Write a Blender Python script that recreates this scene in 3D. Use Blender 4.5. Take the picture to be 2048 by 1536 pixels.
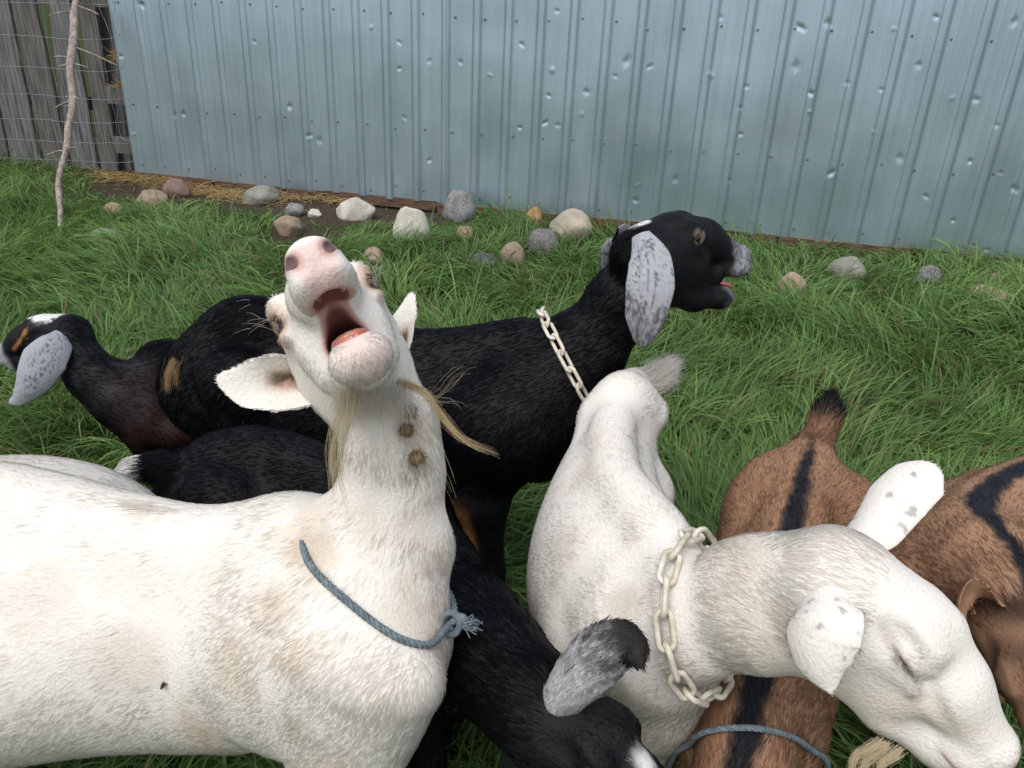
import bpy, math, time
import numpy as np
T0 = time.time()
for o in list(bpy.data.objects):
    bpy.data.objects.remove(o)
SC = bpy.context.scene
COL = SC.collection
STAGE = 'full'

# ------------------------------------------------------------------ camera
FPX, PITCH, ROLL, CAMH = 1547.0, math.radians(25), math.radians(2.66), 1.22   # focal length in pixels of a 2048 wide frame
_r0 = np.array([1, 0, 0.]); _u0 = np.array([0, math.sin(PITCH), math.cos(PITCH)])
CF = np.array([0, math.cos(PITCH), -math.sin(PITCH)])
CR = _r0 * math.cos(ROLL) + _u0 * math.sin(ROLL)
CU = -_r0 * math.sin(ROLL) + _u0 * math.cos(ROLL)
CC = np.array([0, 0, CAMH])
cam = bpy.data.cameras.new('camera')
cam.sensor_fit = 'HORIZONTAL'; cam.sensor_width = 36.0; cam.lens = 36.0 * FPX / 2048.0
cam.clip_start = 0.02; cam.clip_end = 2000
camo = bpy.data.objects.new('camera', cam); COL.objects.link(camo)
from mathutils import Matrix, Vector
m = Matrix.Identity(4)
for i in range(3):
    m[i][0] = CR[i]; m[i][1] = CU[i]; m[i][2] = -CF[i]; m[i][3] = CC[i]
camo.matrix_world = m
SC.camera = camo

# ------------------------------------------------------------------ sky, sun, exposure (overcast)
SUN_EL, SUN_AZ = math.radians(58), math.radians(205)
w = bpy.data.worlds.new('World'); SC.world = w; w.use_nodes = True
nt = w.node_tree; nt.nodes.clear()
sky = nt.nodes.new('ShaderNodeTexSky'); sky.sky_type = 'NISHITA'; sky.sun_disc = False
sky.sun_elevation = SUN_EL; sky.sun_rotation = SUN_AZ; sky.air_density = 1.0; sky.dust_density = 3.0; sky.ozone_density = 1.0
hsv = nt.nodes.new('ShaderNodeHueSaturation'); hsv.inputs['Saturation'].default_value = 0.42
bg = nt.nodes.new('ShaderNodeBackground'); bg.inputs['Strength'].default_value = 0.13
wo = nt.nodes.new('ShaderNodeOutputWorld')
nt.links.new(sky.outputs[0], hsv.inputs['Color']); nt.links.new(hsv.outputs[0], bg.inputs[0]); nt.links.new(bg.outputs[0], wo.inputs[0])
sl = bpy.data.lights.new('sun', 'SUN'); sl.energy = 1.1; sl.angle = math.radians(40); sl.color = (1, 0.975, 0.94)
so = bpy.data.objects.new('sun', sl); COL.objects.link(so)
sd = Vector((math.sin(SUN_AZ) * math.cos(SUN_EL), math.cos(SUN_AZ) * math.cos(SUN_EL), math.sin(SUN_EL)))
so.rotation_euler = sd.to_track_quat('Z', 'Y').to_euler(); so.location = (0, -3, 8)
SC.view_settings.view_transform = 'Standard'; SC.view_settings.look = 'None'
SC.view_settings.exposure = 0.40; SC.view_settings.gamma = 1.0
SC.render.engine = 'CYCLES'
SC.cycles.max_bounces = 5; SC.cycles.diffuse_bounces = 3; SC.cycles.glossy_bounces = 2; SC.cycles.transmission_bounces = 2
SC.cycles.use_denoising = True
try:
    SC.cycles_curves.shape = 'RIBBONS'; SC.cycles_curves.subdivisions = 1
except Exception:
    pass

# ------------------------------------------------------------------ small helpers
RNG = np.random.default_rng(7)
def ray(u, v): return CF + (u - 1024) / FPX * CR - (v - 768) / FPX * CU
def P(u, v, d): return CC + d * ray(u, v)                       # a point of the place, d metres ahead of the eye
def at_z(u, v, z):
    r = ray(u, v); return CC + r * ((z - CAMH) / r[2])
def unit(a):
    a = np.asarray(a, float); return a / (np.linalg.norm(a, axis=-1, keepdims=True) + 1e-12)
def sstep(a, b, x):
    t = np.clip((np.asarray(x, float) - a) / (b - a), 0, 1); return t * t * (3 - 2 * t)
def mixc(c0, c1, t):
    t = np.asarray(t)[:, None]; return c0 * (1 - t) + np.asarray(c1)[None, :] * t if np.ndim(c1) == 1 else c0 * (1 - t) + c1 * t
def hsh(ix, iy, iz, s):
    h = (ix * 374761393 + iy * 668265263 + iz * 2147483647 + s * 974634777) & 0xffffffff
    h = ((h ^ (h >> 13)) * 1274126177) & 0xffffffff
    return ((h ^ (h >> 16)) & 0xffff) / 65535.0
def vnoise(p, freq=1.0, seed=0):
    """value noise in 0..1 at the points p"""
    q = np.asarray(p, float) * freq; i = np.floor(q).astype(np.int64); f = q - i; f = f * f * (3 - 2 * f)
    r = 0
    for dx in (0, 1):
        for dy in (0, 1):
            for dz in (0, 1):
                wgt = (f[:, 0] if dx else 1 - f[:, 0]) * (f[:, 1] if dy else 1 - f[:, 1]) * (f[:, 2] if dz else 1 - f[:, 2])
                r = r + wgt * hsh(i[:, 0] + dx, i[:, 1] + dy, i[:, 2] + dz, seed)
    return r
def fbm(p, freq, seed=0, octv=3):
    r, a, t = 0, 1.0, 0
    for o in range(octv):
        r = r + a * vnoise(p, freq * 2 ** o, seed + o * 17); t += a; a *= 0.5
    return r / t

def tag(o, label=None, cat=None, group=None, kind=None):
    if label: o['label'] = label
    if cat: o['category'] = cat
    if group: o['group'] = group
    if kind: o['kind'] = kind
    return o
def empty(name, loc):
    o = bpy.data.objects.new(name, None); o.location = loc; o.empty_display_size = 0.1; COL.objects.link(o); return o
def mesh_data(name, verts, faces, smooth=True, cols=None):
    """faces: int array (n,3) or (n,4), or a list of lists"""
    me = bpy.data.meshes.new(name)
    verts = np.asarray(verts, np.float32)
    if isinstance(faces, np.ndarray):
        nf, k = faces.shape
        me.vertices.add(len(verts)); me.vertices.foreach_set('co', verts.ravel())
        me.loops.add(nf * k); me.loops.foreach_set('vertex_index', faces.astype(np.int32).ravel())
        me.polygons.add(nf); me.polygons.foreach_set('loop_start', np.arange(0, nf * k, k, dtype=np.int32))
        me.update(calc_edges=True)
    else:
        me.from_pydata([tuple(map(float, v)) for v in verts], [], faces)
    if smooth:
        me.polygons.foreach_set('use_smooth', np.ones(len(me.polygons), bool))
    if cols is not None:
        a = me.color_attributes.new('col', 'FLOAT_COLOR', 'POINT')
        c = np.ones((len(verts), 4), np.float32); c[:, :3] = cols
        a.data.foreach_set('color', c.ravel())
    me.update()
    return me
def obj(name, me, mat=None, parent=None, loc=None):
    o = bpy.data.objects.new(name, me)
    if mat is not None and len(me.materials) == 0: me.materials.append(mat)
    if loc is not None: o.location = loc
    if parent is not None: o.parent = parent
    COL.objects.link(o); return o
class MB:
    """collects shapes, then links them as one mesh"""
    def __init__(s): s.v = []; s.f = []; s.n = 0; s.c = []
    def add(s, v, f, c=None):
        v = np.asarray(v, float)
        for q in f: s.f.append([int(i) + s.n for i in q])
        s.v.append(v); s.n += len(v)
        if c is not None: s.c.append(np.broadcast_to(np.asarray(c, float), (len(v), 3)))
    def tube(s, pts, rad, seg=8, cap=True, c=None):
        v, f = tube(pts, rad, seg, cap); s.add(v, f, c)
    def data(s, name, smooth=True):
        return mesh_data(name, np.concatenate(s.v), s.f, smooth, np.concatenate(s.c) if s.c else None)
def frames(pts, closed=False):
    pts = np.asarray(pts, float); n = len(pts)
    if closed: t = unit(np.roll(pts, -1, 0) - np.roll(pts, 1, 0))
    else: t = unit(np.gradient(pts, axis=0))
    a = np.array([0, 0, 1.]) if abs(t[0][2]) < .9 else np.array([1., 0, 0])
    nn = np.zeros_like(pts); x = unit(a - t[0] * (a @ t[0])); nn[0] = x
    for i in range(1, n):
        x = x - t[i] * (x @ t[i]); x = unit(x); nn[i] = x
    return t, nn, np.cross(t, nn)
def tube(pts, rad, seg=8, cap=True, closed=False):
    pts = np.asarray(pts, float); n = len(pts); rad = np.broadcast_to(np.asarray(rad, float), (n,))
    t, a, b = frames(pts, closed)
    th = np.arange(seg) / seg * 2 * math.pi
    v = (pts[:, None, :] + rad[:, None, None] * (np.cos(th)[None, :, None] * a[:, None, :] + np.sin(th)[None, :, None] * b[:, None, :])).reshape(-1, 3)
    f = []
    for i in range(n if closed else n - 1):
        j = (i + 1) % n
        for k in range(seg):
            l = (k + 1) % seg
            f.append([i * seg + k, i * seg + l, j * seg + l, j * seg + k])
    if cap and not closed:
        f.append(list(range(seg))[::-1]); f.append([(n - 1) * seg + k for k in range(seg)])
    return v, f
def spline(pts, n):
    """Catmull-Rom through the points, n samples"""
    p = np.asarray(pts, float); k = len(p)
    p = np.vstack([2 * p[0] - p[1], p, 2 * p[-1] - p[-2]])
    s = np.linspace(0, k - 1 - 1e-9, n); i = s.astype(int); t = (s - i)[:, None]
    a, b, c, d = p[i], p[i + 1], p[i + 2], p[i + 3]
    return 0.5 * (2 * b + (c - a) * t + (2 * a - 5 * b + 4 * c - d) * t * t + (3 * b - a - 3 * c + d) * t ** 3)

# ------------------------------------------------------------------ materials
def mat(name):
    m = bpy.data.materials.new(name); m.use_nodes = True
    b = m.node_tree.nodes['Principled BSDF']
    return m, m.node_tree, b
def node(nt, typ, **kw):
    n = nt.nodes.new(typ)
    for k, v in kw.items(): setattr(n, k, v)
    return n
def noise_tex(nt, scale, detail=4, rough=0.55, coord='Object', stretch=None):
    tc = node(nt, 'ShaderNodeTexCoord'); nz = node(nt, 'ShaderNodeTexNoise')
    nz.inputs['Scale'].default_value = scale; nz.inputs['Detail'].default_value = detail; nz.inputs['Roughness'].default_value = rough
    if stretch:
        mp = node(nt, 'ShaderNodeMapping'); mp.inputs['Scale'].default_value = stretch
        nt.links.new(tc.outputs[coord], mp.inputs[0]); nt.links.new(mp.outputs[0], nz.inputs['Vector'])
    else:
        nt.links.new(tc.outputs[coord], nz.inputs['Vector'])
    return nz
def ramp(nt, fac, stops):
    r = node(nt, 'ShaderNodeValToRGB'); el = r.color_ramp.elements
    while len(el) < len(stops): el.new(0.5)
    for e, (p, c) in zip(el, stops): e.position = p; e.color = (*c, 1) if len(c) == 3 else c
    nt.links.new(fac, r.inputs[0]); return r
def simple_mat(name, c0, c1, scale=20, rough=0.7, bump=0.3, stretch=None, spec=0.3, detail=5, lo=.3, hi=.7, metallic=0.0, bdist=.004):
    m, nt, b = mat(name)
    nz = noise_tex(nt, scale, detail, stretch=stretch)
    r = ramp(nt, nz.outputs['Fac'], [(lo, c0), (hi, c1)])
    nt.links.new(r.outputs[0], b.inputs['Base Color'])
    b.inputs['Roughness'].default_value = rough; b.inputs['Specular IOR Level'].default_value = spec; b.inputs['Metallic'].default_value = metallic
    if bump:
        bp = node(nt, 'ShaderNodeBump'); bp.inputs['Strength'].default_value = bump; bp.inputs['Distance'].default_value = bdist
        nt.links.new(nz.outputs['Fac'], bp.inputs['Height']); nt.links.new(bp.outputs[0], b.inputs['Normal'])
    return m
def attr_mat(name, rough=0.6, spec=0.3, noise=0.0, nscale=60, nrm=False, sheen=0.0, bump=0.0, sss=0.0):
    m, nt, b = mat(name)
    at = node(nt, 'ShaderNodeAttribute', attribute_name='col'); out = at.outputs['Color']
    if noise or bump:
        nz = noise_tex(nt, nscale, 3)
    if noise:
        mr = node(nt, 'ShaderNodeMapRange'); mr.inputs['To Min'].default_value = 1 - noise; mr.inputs['To Max'].default_value = 1 + noise
        mx = node(nt, 'ShaderNodeMix', data_type='RGBA', blend_type='MULTIPLY'); mx.inputs[0].default_value = 1
        nt.links.new(nz.outputs['Fac'], mr.inputs[0]); nt.links.new(out, mx.inputs[6]); nt.links.new(mr.outputs[0], mx.inputs[7]); out = mx.outputs[2]
    if bump:
        bp = node(nt, 'ShaderNodeBump'); bp.inputs['Strength'].default_value = bump; bp.inputs['Distance'].default_value = .003
        nt.links.new(nz.outputs['Fac'], bp.inputs['Height']); nt.links.new(bp.outputs[0], b.inputs['Normal'])
    nt.links.new(out, b.inputs['Base Color'])
    if nrm:
        an = node(nt, 'ShaderNodeAttribute', attribute_name='nrm'); nt.links.new(an.outputs['Vector'], b.inputs['Normal'])
    b.inputs['Roughness'].default_value = rough; b.inputs['Specular IOR Level'].default_value = spec
    if sheen: b.inputs['Sheen Weight'].default_value = sheen
    if sss:
        b.inputs['Subsurface Weight'].default_value = sss; b.inputs['Subsurface Scale'].default_value = 0.01
    return m
M = {}
# ------------------------------------------------------------------ soft bodies: blended cones meshed as one continuous skin
class Body:
    def __init__(s): s.pr = []
    def cone(s, a, b, ra, rb, k=.03, up=(0, 0, 1), op='+', flow=None, fw=1.0):
        """ra, rb: a radius, or (half width, half height) measured along up"""
        a = np.asarray(a, float); b = np.asarray(b, float)
        ra = np.broadcast_to(np.asarray(ra, float), (2,)); rb = np.broadcast_to(np.asarray(rb, float), (2,))
        L = np.linalg.norm(b - a)
        if L < 1e-6: b = a + np.array([1e-4, 0, 0]); L = 1e-4
        t = (b - a) / L; up = np.asarray(up, float); up = up - t * (up @ t)
        if np.linalg.norm(up) < 1e-3: up = np.array([1., 0, 0]) - t * t[0]
        up = unit(up); sd = np.cross(t, up); R = max(ra.max(), rb.max())
        s.pr.append(dict(a=a, L=L, t=t, up=up, sd=sd, ra=ra, rb=rb, k=k, op=op, flow=None if flow is None else np.asarray(flow, float), fw=fw,
                         lo=np.minimum(a, b) - R, hi=np.maximum(a, b) + R))
    def ell(s, c, r, axes, k=.02, op='+', flow=None, fw=1.0):
        c = np.asarray(c, float); R = max(r)
        s.pr.append(dict(c=c, r=np.asarray(r, float), ax=np.asarray(axes, float), k=k, op=op, flow=None if flow is None else np.asarray(flow, float), fw=fw, lo=c - R, hi=c + R))
    @staticmethod
    def dist(p, X, Y, Z):
        if 'c' in p:
            x, y, z = X - p['c'][0], Y - p['c'][1], Z - p['c'][2]; q = []
            for i in range(3):
                A = p['ax'][i]; q.append(x * A[0] + y * A[1] + z * A[2])
            r = p['r']
            k0 = np.sqrt((q[0] / r[0]) ** 2 + (q[1] / r[1]) ** 2 + (q[2] / r[2]) ** 2)
            k1 = np.sqrt((q[0] / r[0] ** 2) ** 2 + (q[1] / r[1] ** 2) ** 2 + (q[2] / r[2] ** 2) ** 2)
            return k0 * (k0 - 1) / (k1 + 1e-9)
        x, y, z = X - p['a'][0], Y - p['a'][1], Z - p['a'][2]
        t, up, sd = p['t'], p['up'], p['sd']
        l = x * t[0] + y * t[1] + z * t[2]; hh = x * up[0] + y * up[1] + z * up[2]; ss = x * sd[0] + y * sd[1] + z * sd[2]
        f = np.clip(l / p['L'], 0, 1); l = l - f * p['L']
        w = p['ra'][0] * (1 - f) + p['rb'][0] * f; h = p['ra'][1] * (1 - f) + p['rb'][1] * f; mm = np.minimum(w, h)
        k0 = np.sqrt((ss / w) ** 2 + (hh / h) ** 2 + (l / mm) ** 2)
        k1 = np.sqrt((ss / w ** 2) ** 2 + (hh / h ** 2) ** 2 + (l / mm ** 2) ** 2)
        return k0 * (k0 - 1) / (k1 + 1e-9)
    @staticmethod
    def blend(F, d, k, op):
        if op == '-': F, d = -F, d
        h = np.maximum(k - np.abs(F - d), 0) / k
        r = np.minimum(F, d) - h * h * k * 0.25
        return -r if op == '-' else r
    def value(s, pts):
        X, Y, Z = pts[:, 0], pts[:, 1], pts[:, 2]; F = np.full(len(pts), 0.3)
        for p in s.pr: F = s.blend(F, s.dist(p, X, Y, Z), p['k'], p['op'])
        return F
    def flows(s, V):
        acc = np.zeros((len(V), 3)); X, Y, Z = V[:, 0], V[:, 1], V[:, 2]
        for p in s.pr:
            if p['flow'] is None: continue
            acc += (np.exp(-np.clip(np.abs(s.dist(p, X, Y, Z)), 0, 1) / .06) * p['fw'])[:, None] * p['flow']
        return unit(acc + 1e-6)
    def mesh(s, coarse, fine, fbox):
        lo = np.min([p['lo'] for p in s.pr if p['op'] == '+'], axis=0) - .03; hi = np.max([p['hi'] for p in s.pr if p['op'] == '+'], axis=0) + .03
        ax = []
        for i in range(3):
            f0, f1 = max(fbox[0][i], lo[i]), min(fbox[1][i], hi[i])
            seg = []
            if f0 > lo[i] + coarse: seg.append(np.linspace(lo[i], f0, max(2, int((f0 - lo[i]) / coarse)), endpoint=False))
            seg.append(np.linspace(f0, f1, max(2, int((f1 - f0) / fine)), endpoint=False))
            seg.append(np.linspace(f1, hi[i], max(2, int((hi[i] - f1) / coarse)))) if hi[i] > f1 + coarse else seg.append(np.array([f1, f1 + coarse]))
            ax.append(np.concatenate(seg).astype(np.float32))
        F = np.full([len(a) for a in ax], 0.3, np.float32)
        for p in s.pr:
            g = p['k'] + .012; sl = []
            for i in range(3):
                i0 = np.searchsorted(ax[i], p['lo'][i] - g); i1 = np.searchsorted(ax[i], p['hi'][i] + g)
                sl.append(slice(max(i0 - 1, 0), min(i1 + 1, len(ax[i]))))
            X = ax[0][sl[0]][:, None, None]; Y = ax[1][sl[1]][None, :, None]; Z = ax[2][sl[2]][None, None, :]
            sl = tuple(sl)
            F[sl] = s.blend(F[sl], s.dist(p, X, Y, Z).astype(np.float32), p['k'], p['op'])
        return surface_nets(F, ax)
def surface_nets(F, ax):
    S = (F < 0); nx, ny, nz = F.shape
    cnt = sum(S[i:nx - 1 + i, j:ny - 1 + j, k:nz - 1 + k].astype(np.int8) for i in (0, 1) for j in (0, 1) for k in (0, 1))
    act = (cnt > 0) & (cnt < 8); I, J, K = np.nonzero(act); n = len(I)
    idx = np.full(act.shape, -1, np.int32); idx[I, J, K] = np.arange(n)
    acc = np.zeros((n, 3)); num = np.zeros(n)
    cor = [(i, j, k) for i in (0, 1) for j in (0, 1) for k in (0, 1)]
    for a in cor:
        for d in range(3):
            if a[d]: continue
            b = list(a); b[d] = 1
            fa = F[I + a[0], J + a[1], K + a[2]]; fb = F[I + b[0], J + b[1], K + b[2]]
            cr = (fa < 0) != (fb < 0)
            t = np.where(cr, fa / np.where(fa == fb, 1, fa - fb), 0)
            q = []
            for e, ii in enumerate((I, J, K)):
                x0 = ax[e][ii + a[e]]; x1 = ax[e][ii + b[e]]; q.append(x0 + t * (x1 - x0))
            acc += np.where(cr[:, None], np.stack(q, 1), 0); num += cr
    V = acc / num[:, None]
    quads = []
    for d in range(3):
        sl0 = [slice(None)] * 3; sl1 = [slice(None)] * 3; sl0[d] = slice(0, -1); sl1[d] = slice(1, None)
        A = S[tuple(sl0)]; B = S[tuple(sl1)]; e1, e2 = (d + 1) % 3, (d + 2) % 3
        c = np.array(np.nonzero(A != B)).T
        c = c[(c[:, e1] > 0) & (c[:, e2] > 0) & (c[:, e1] < F.shape[e1] - 1) & (c[:, e2] < F.shape[e2] - 1)]
        ins = A[tuple(c.T)]; o1 = np.zeros(3, int); o1[e1] = 1; o2 = np.zeros(3, int); o2[e2] = 1
        q = np.stack([idx[tuple((c - o1 - o2).T)], idx[tuple((c - o2).T)], idx[tuple(c.T)], idx[tuple((c - o1).T)]], 1)
        q[~ins] = q[~ins][:, ::-1]; quads.append(q)
    Q = np.concatenate(quads); Q = Q[(Q >= 0).all(1)]
    # gentle smoothing
    e = np.concatenate([Q[:, [0, 1]], Q[:, [1, 2]], Q[:, [2, 3]], Q[:, [3, 0]]]); e = np.concatenate([e, e[:, ::-1]])
    deg = np.bincount(e[:, 0], minlength=n)[:, None] + 1e-9
    for lam in (.5, -.45, .5, -.45, .5):
        m_ = np.stack([np.bincount(e[:, 0], V[e[:, 1], i], n) for i in range(3)], 1) / deg
        V = V + lam * (m_ - V)
    return V, Q
def quad_normals(V, Q):
    fn = np.cross(V[Q[:, 2]] - V[Q[:, 0]], V[Q[:, 3]] - V[Q[:, 1]])
    N = np.zeros_like(V)
    for j in range(4):
        for i in range(3): N[:, i] += np.bincount(Q[:, j], fn[:, i], len(V))
    return unit(N), np.linalg.norm(fn, axis=1) * .5

# ------------------------------------------------------------------ hair
def hair_object(name, pts, rad, cols, nrm, material, parent, base):
    """pts (n,k,3), rad (k,) or (n,k), cols (n,3) or (n,k,3), nrm (n,3)"""
    n, k, _ = pts.shape
    cu = bpy.data.hair_curves.new(name); cu.add_curves([k] * n)
    cu.attributes['position'].data.foreach_set('vector', (pts - base).astype(np.float32).ravel())
    r = np.broadcast_to(np.asarray(rad, np.float32), (n, k))
    ra = cu.attributes.get('radius') or cu.attributes.new('radius', 'FLOAT', 'POINT')
    ra.data.foreach_set('value', np.ascontiguousarray(r).ravel())
    c = np.ones((n, k, 4), np.float32); c[:, :, :3] = cols[:, None, :] if cols.ndim == 2 else cols
    a = cu.attributes.new('col', 'FLOAT_COLOR', 'POINT'); a.data.foreach_set('color', c.ravel())
    a = cu.attributes.new('nrm', 'FLOAT_VECTOR', 'POINT'); a.data.foreach_set('vector', np.ascontiguousarray(np.broadcast_to(nrm[:, None, :], (n, k, 3)), dtype=np.float32).ravel())
    cu.materials.append(material)
    o = bpy.data.objects.new(name, cu); o.parent = parent; COL.objects.link(o); return o
def scatter(V, Q, N, area, n, rng, wgt=None):
    cen = V[Q].mean(1); vn = unit(N[Q].mean(1))
    d = CC - cen; dist = np.linalg.norm(d, axis=1); face = (vn * d).sum(1) / dist
    wq = area * np.clip(.25 + .75 * sstep(-.35, .1, face), .25, 1) / np.clip(dist, .4, 3) ** 1.3
    if wgt is not None: wq = wq * wgt[Q].mean(1)
    cdf = np.cumsum(wq); cdf /= cdf[-1]
    qi = np.searchsorted(cdf, rng.random(n)); qi = np.minimum(qi, len(Q) - 1)
    a, b = rng.random(n)[:, None], rng.random(n)[:, None]
    def bil(A):
        return (A[Q[qi, 0]] * (1 - a) + A[Q[qi, 1]] * a) * (1 - b) + (A[Q[qi, 3]] * (1 - a) + A[Q[qi, 2]] * a) * b
    return bil
def fur(V, Q, N, area, flow, cols, lens, n, parent, base, material, seed, width=.00042, lift=.28, wgt=None, name='fur', jit=.12, colvar=.1, swirl=.7, njit=.09):
    rng = np.random.default_rng(seed); bil = scatter(V, Q, N, area, n, rng, wgt)
    p = bil(V); nn = unit(bil(N)); f = bil(flow); c = bil(cols); L = bil(lens[:, None])[:, 0] * rng.uniform(.6, 1.3, n)
    sw = np.stack([fbm(p, 22, seed + i, 2) - .5 for i in range(3)], 1)
    f = f + sw * swirl + rng.normal(0, jit, (n, 3)); f = unit(f - nn * (f * nn).sum(1)[:, None])
    lf = lift * rng.uniform(.4, 1.5, n)[:, None] * (1 + .6 * (fbm(p, 40, seed + 9, 2) - .5))[:, None]
    d1 = unit(f + nn * lf * 1.6); d2 = unit(f + nn * lf * .5); L = L[:, None]
    g = np.array([0, 0, -1.]) * np.clip(L / .05, 0, 1)
    p0 = p - nn * .0012; p1 = p0 + d1 * L * .4; p2 = p1 + unit(d2 + g * .2) * L * .33; p3 = p2 + unit(d2 - nn * lf * .3 + g * .45) * L * .27
    pts = np.stack([p0, p1, p2, p3], 1)
    v = 1 + rng.normal(0, colvar, n)[:, None] + (fbm(p, 60, seed + 5, 2)[:, None] - .5) * colvar * 2
    rad = np.array([1, .95, .7, .12]) * width
    nr = unit(nn + rng.normal(0, njit, (n, 3)) + d1 * .08)
    return hair_object(name, pts, rad, np.clip(c * v, 0, .95), nr, material, parent, base)
# ------------------------------------------------------------------ goats
Z3 = np.array([0, 0, 1.])
def ground_z(x, y):
    """the pasture is level near the eye and climbs a little to the shed"""
    x = np.asarray(x, float); y = np.asarray(y, float)
    s = y + .2413 * x                               # distance across towards the shed
    r = .095 * sstep(1.9, 4.6, s) + .02 * np.sin(1.7 * x + .6) * np.sin(1.3 * y) + .012 * np.sin(4.1 * x - 2.2 * y)
    return r
def blur_field(V, F, cell=.022, it=4):
    """spreads a vector field over its neighbourhood so that the lie of the coat turns gradually"""
    lo = V.min(0) - cell * 3; n = np.ceil((V.max(0) - lo) / cell).astype(int) + 4; i = np.floor((V - lo) / cell).astype(int); k = (i[:, 0] * n[1] + i[:, 1]) * n[2] + i[:, 2]; N_ = n.prod()
    G = np.stack([np.bincount(k, F[:, c], N_) for c in range(3)] + [np.bincount(k, minlength=N_).astype(float)], -1).reshape(*n, 4); G[..., :] /= np.maximum(G[..., 3:], 1)
    for _ in range(it):
        for ax in range(3): G = (G + np.roll(G, 1, ax) + np.roll(G, -1, ax)) / 3
    q = (V - lo) / cell - .5; i = np.floor(q).astype(int); f = q - i; out = 0
    for dx in (0, 1):
        for dy in (0, 1):
            for dz in (0, 1):
                w_ = (f[:, 0] if dx else 1 - f[:, 0]) * (f[:, 1] if dy else 1 - f[:, 1]) * (f[:, 2] if dz else 1 - f[:, 2]); out = out + w_[:, None] * G[i[:, 0] + dx, i[:, 1] + dy, i[:, 2] + dz, :3]
    return unit(out)
def stains(goat, V, c, lst, col=(.40, .30, .20)):
    for (u, v, R, k) in lst:
        ts = np.linspace(.5, 1.8, 700); r = ray(u, v); val = goat.B.value(CC + ts[:, None] * r); p = CC + ts[np.argmax(val < 0)] * r
        d = np.linalg.norm(V - p, axis=1) / R + .9 * (fbm(V, 30, int(u)) - .5); c = mixc(c, col, .72 * k * sstep(1.0, .25, d))
    return c
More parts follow.
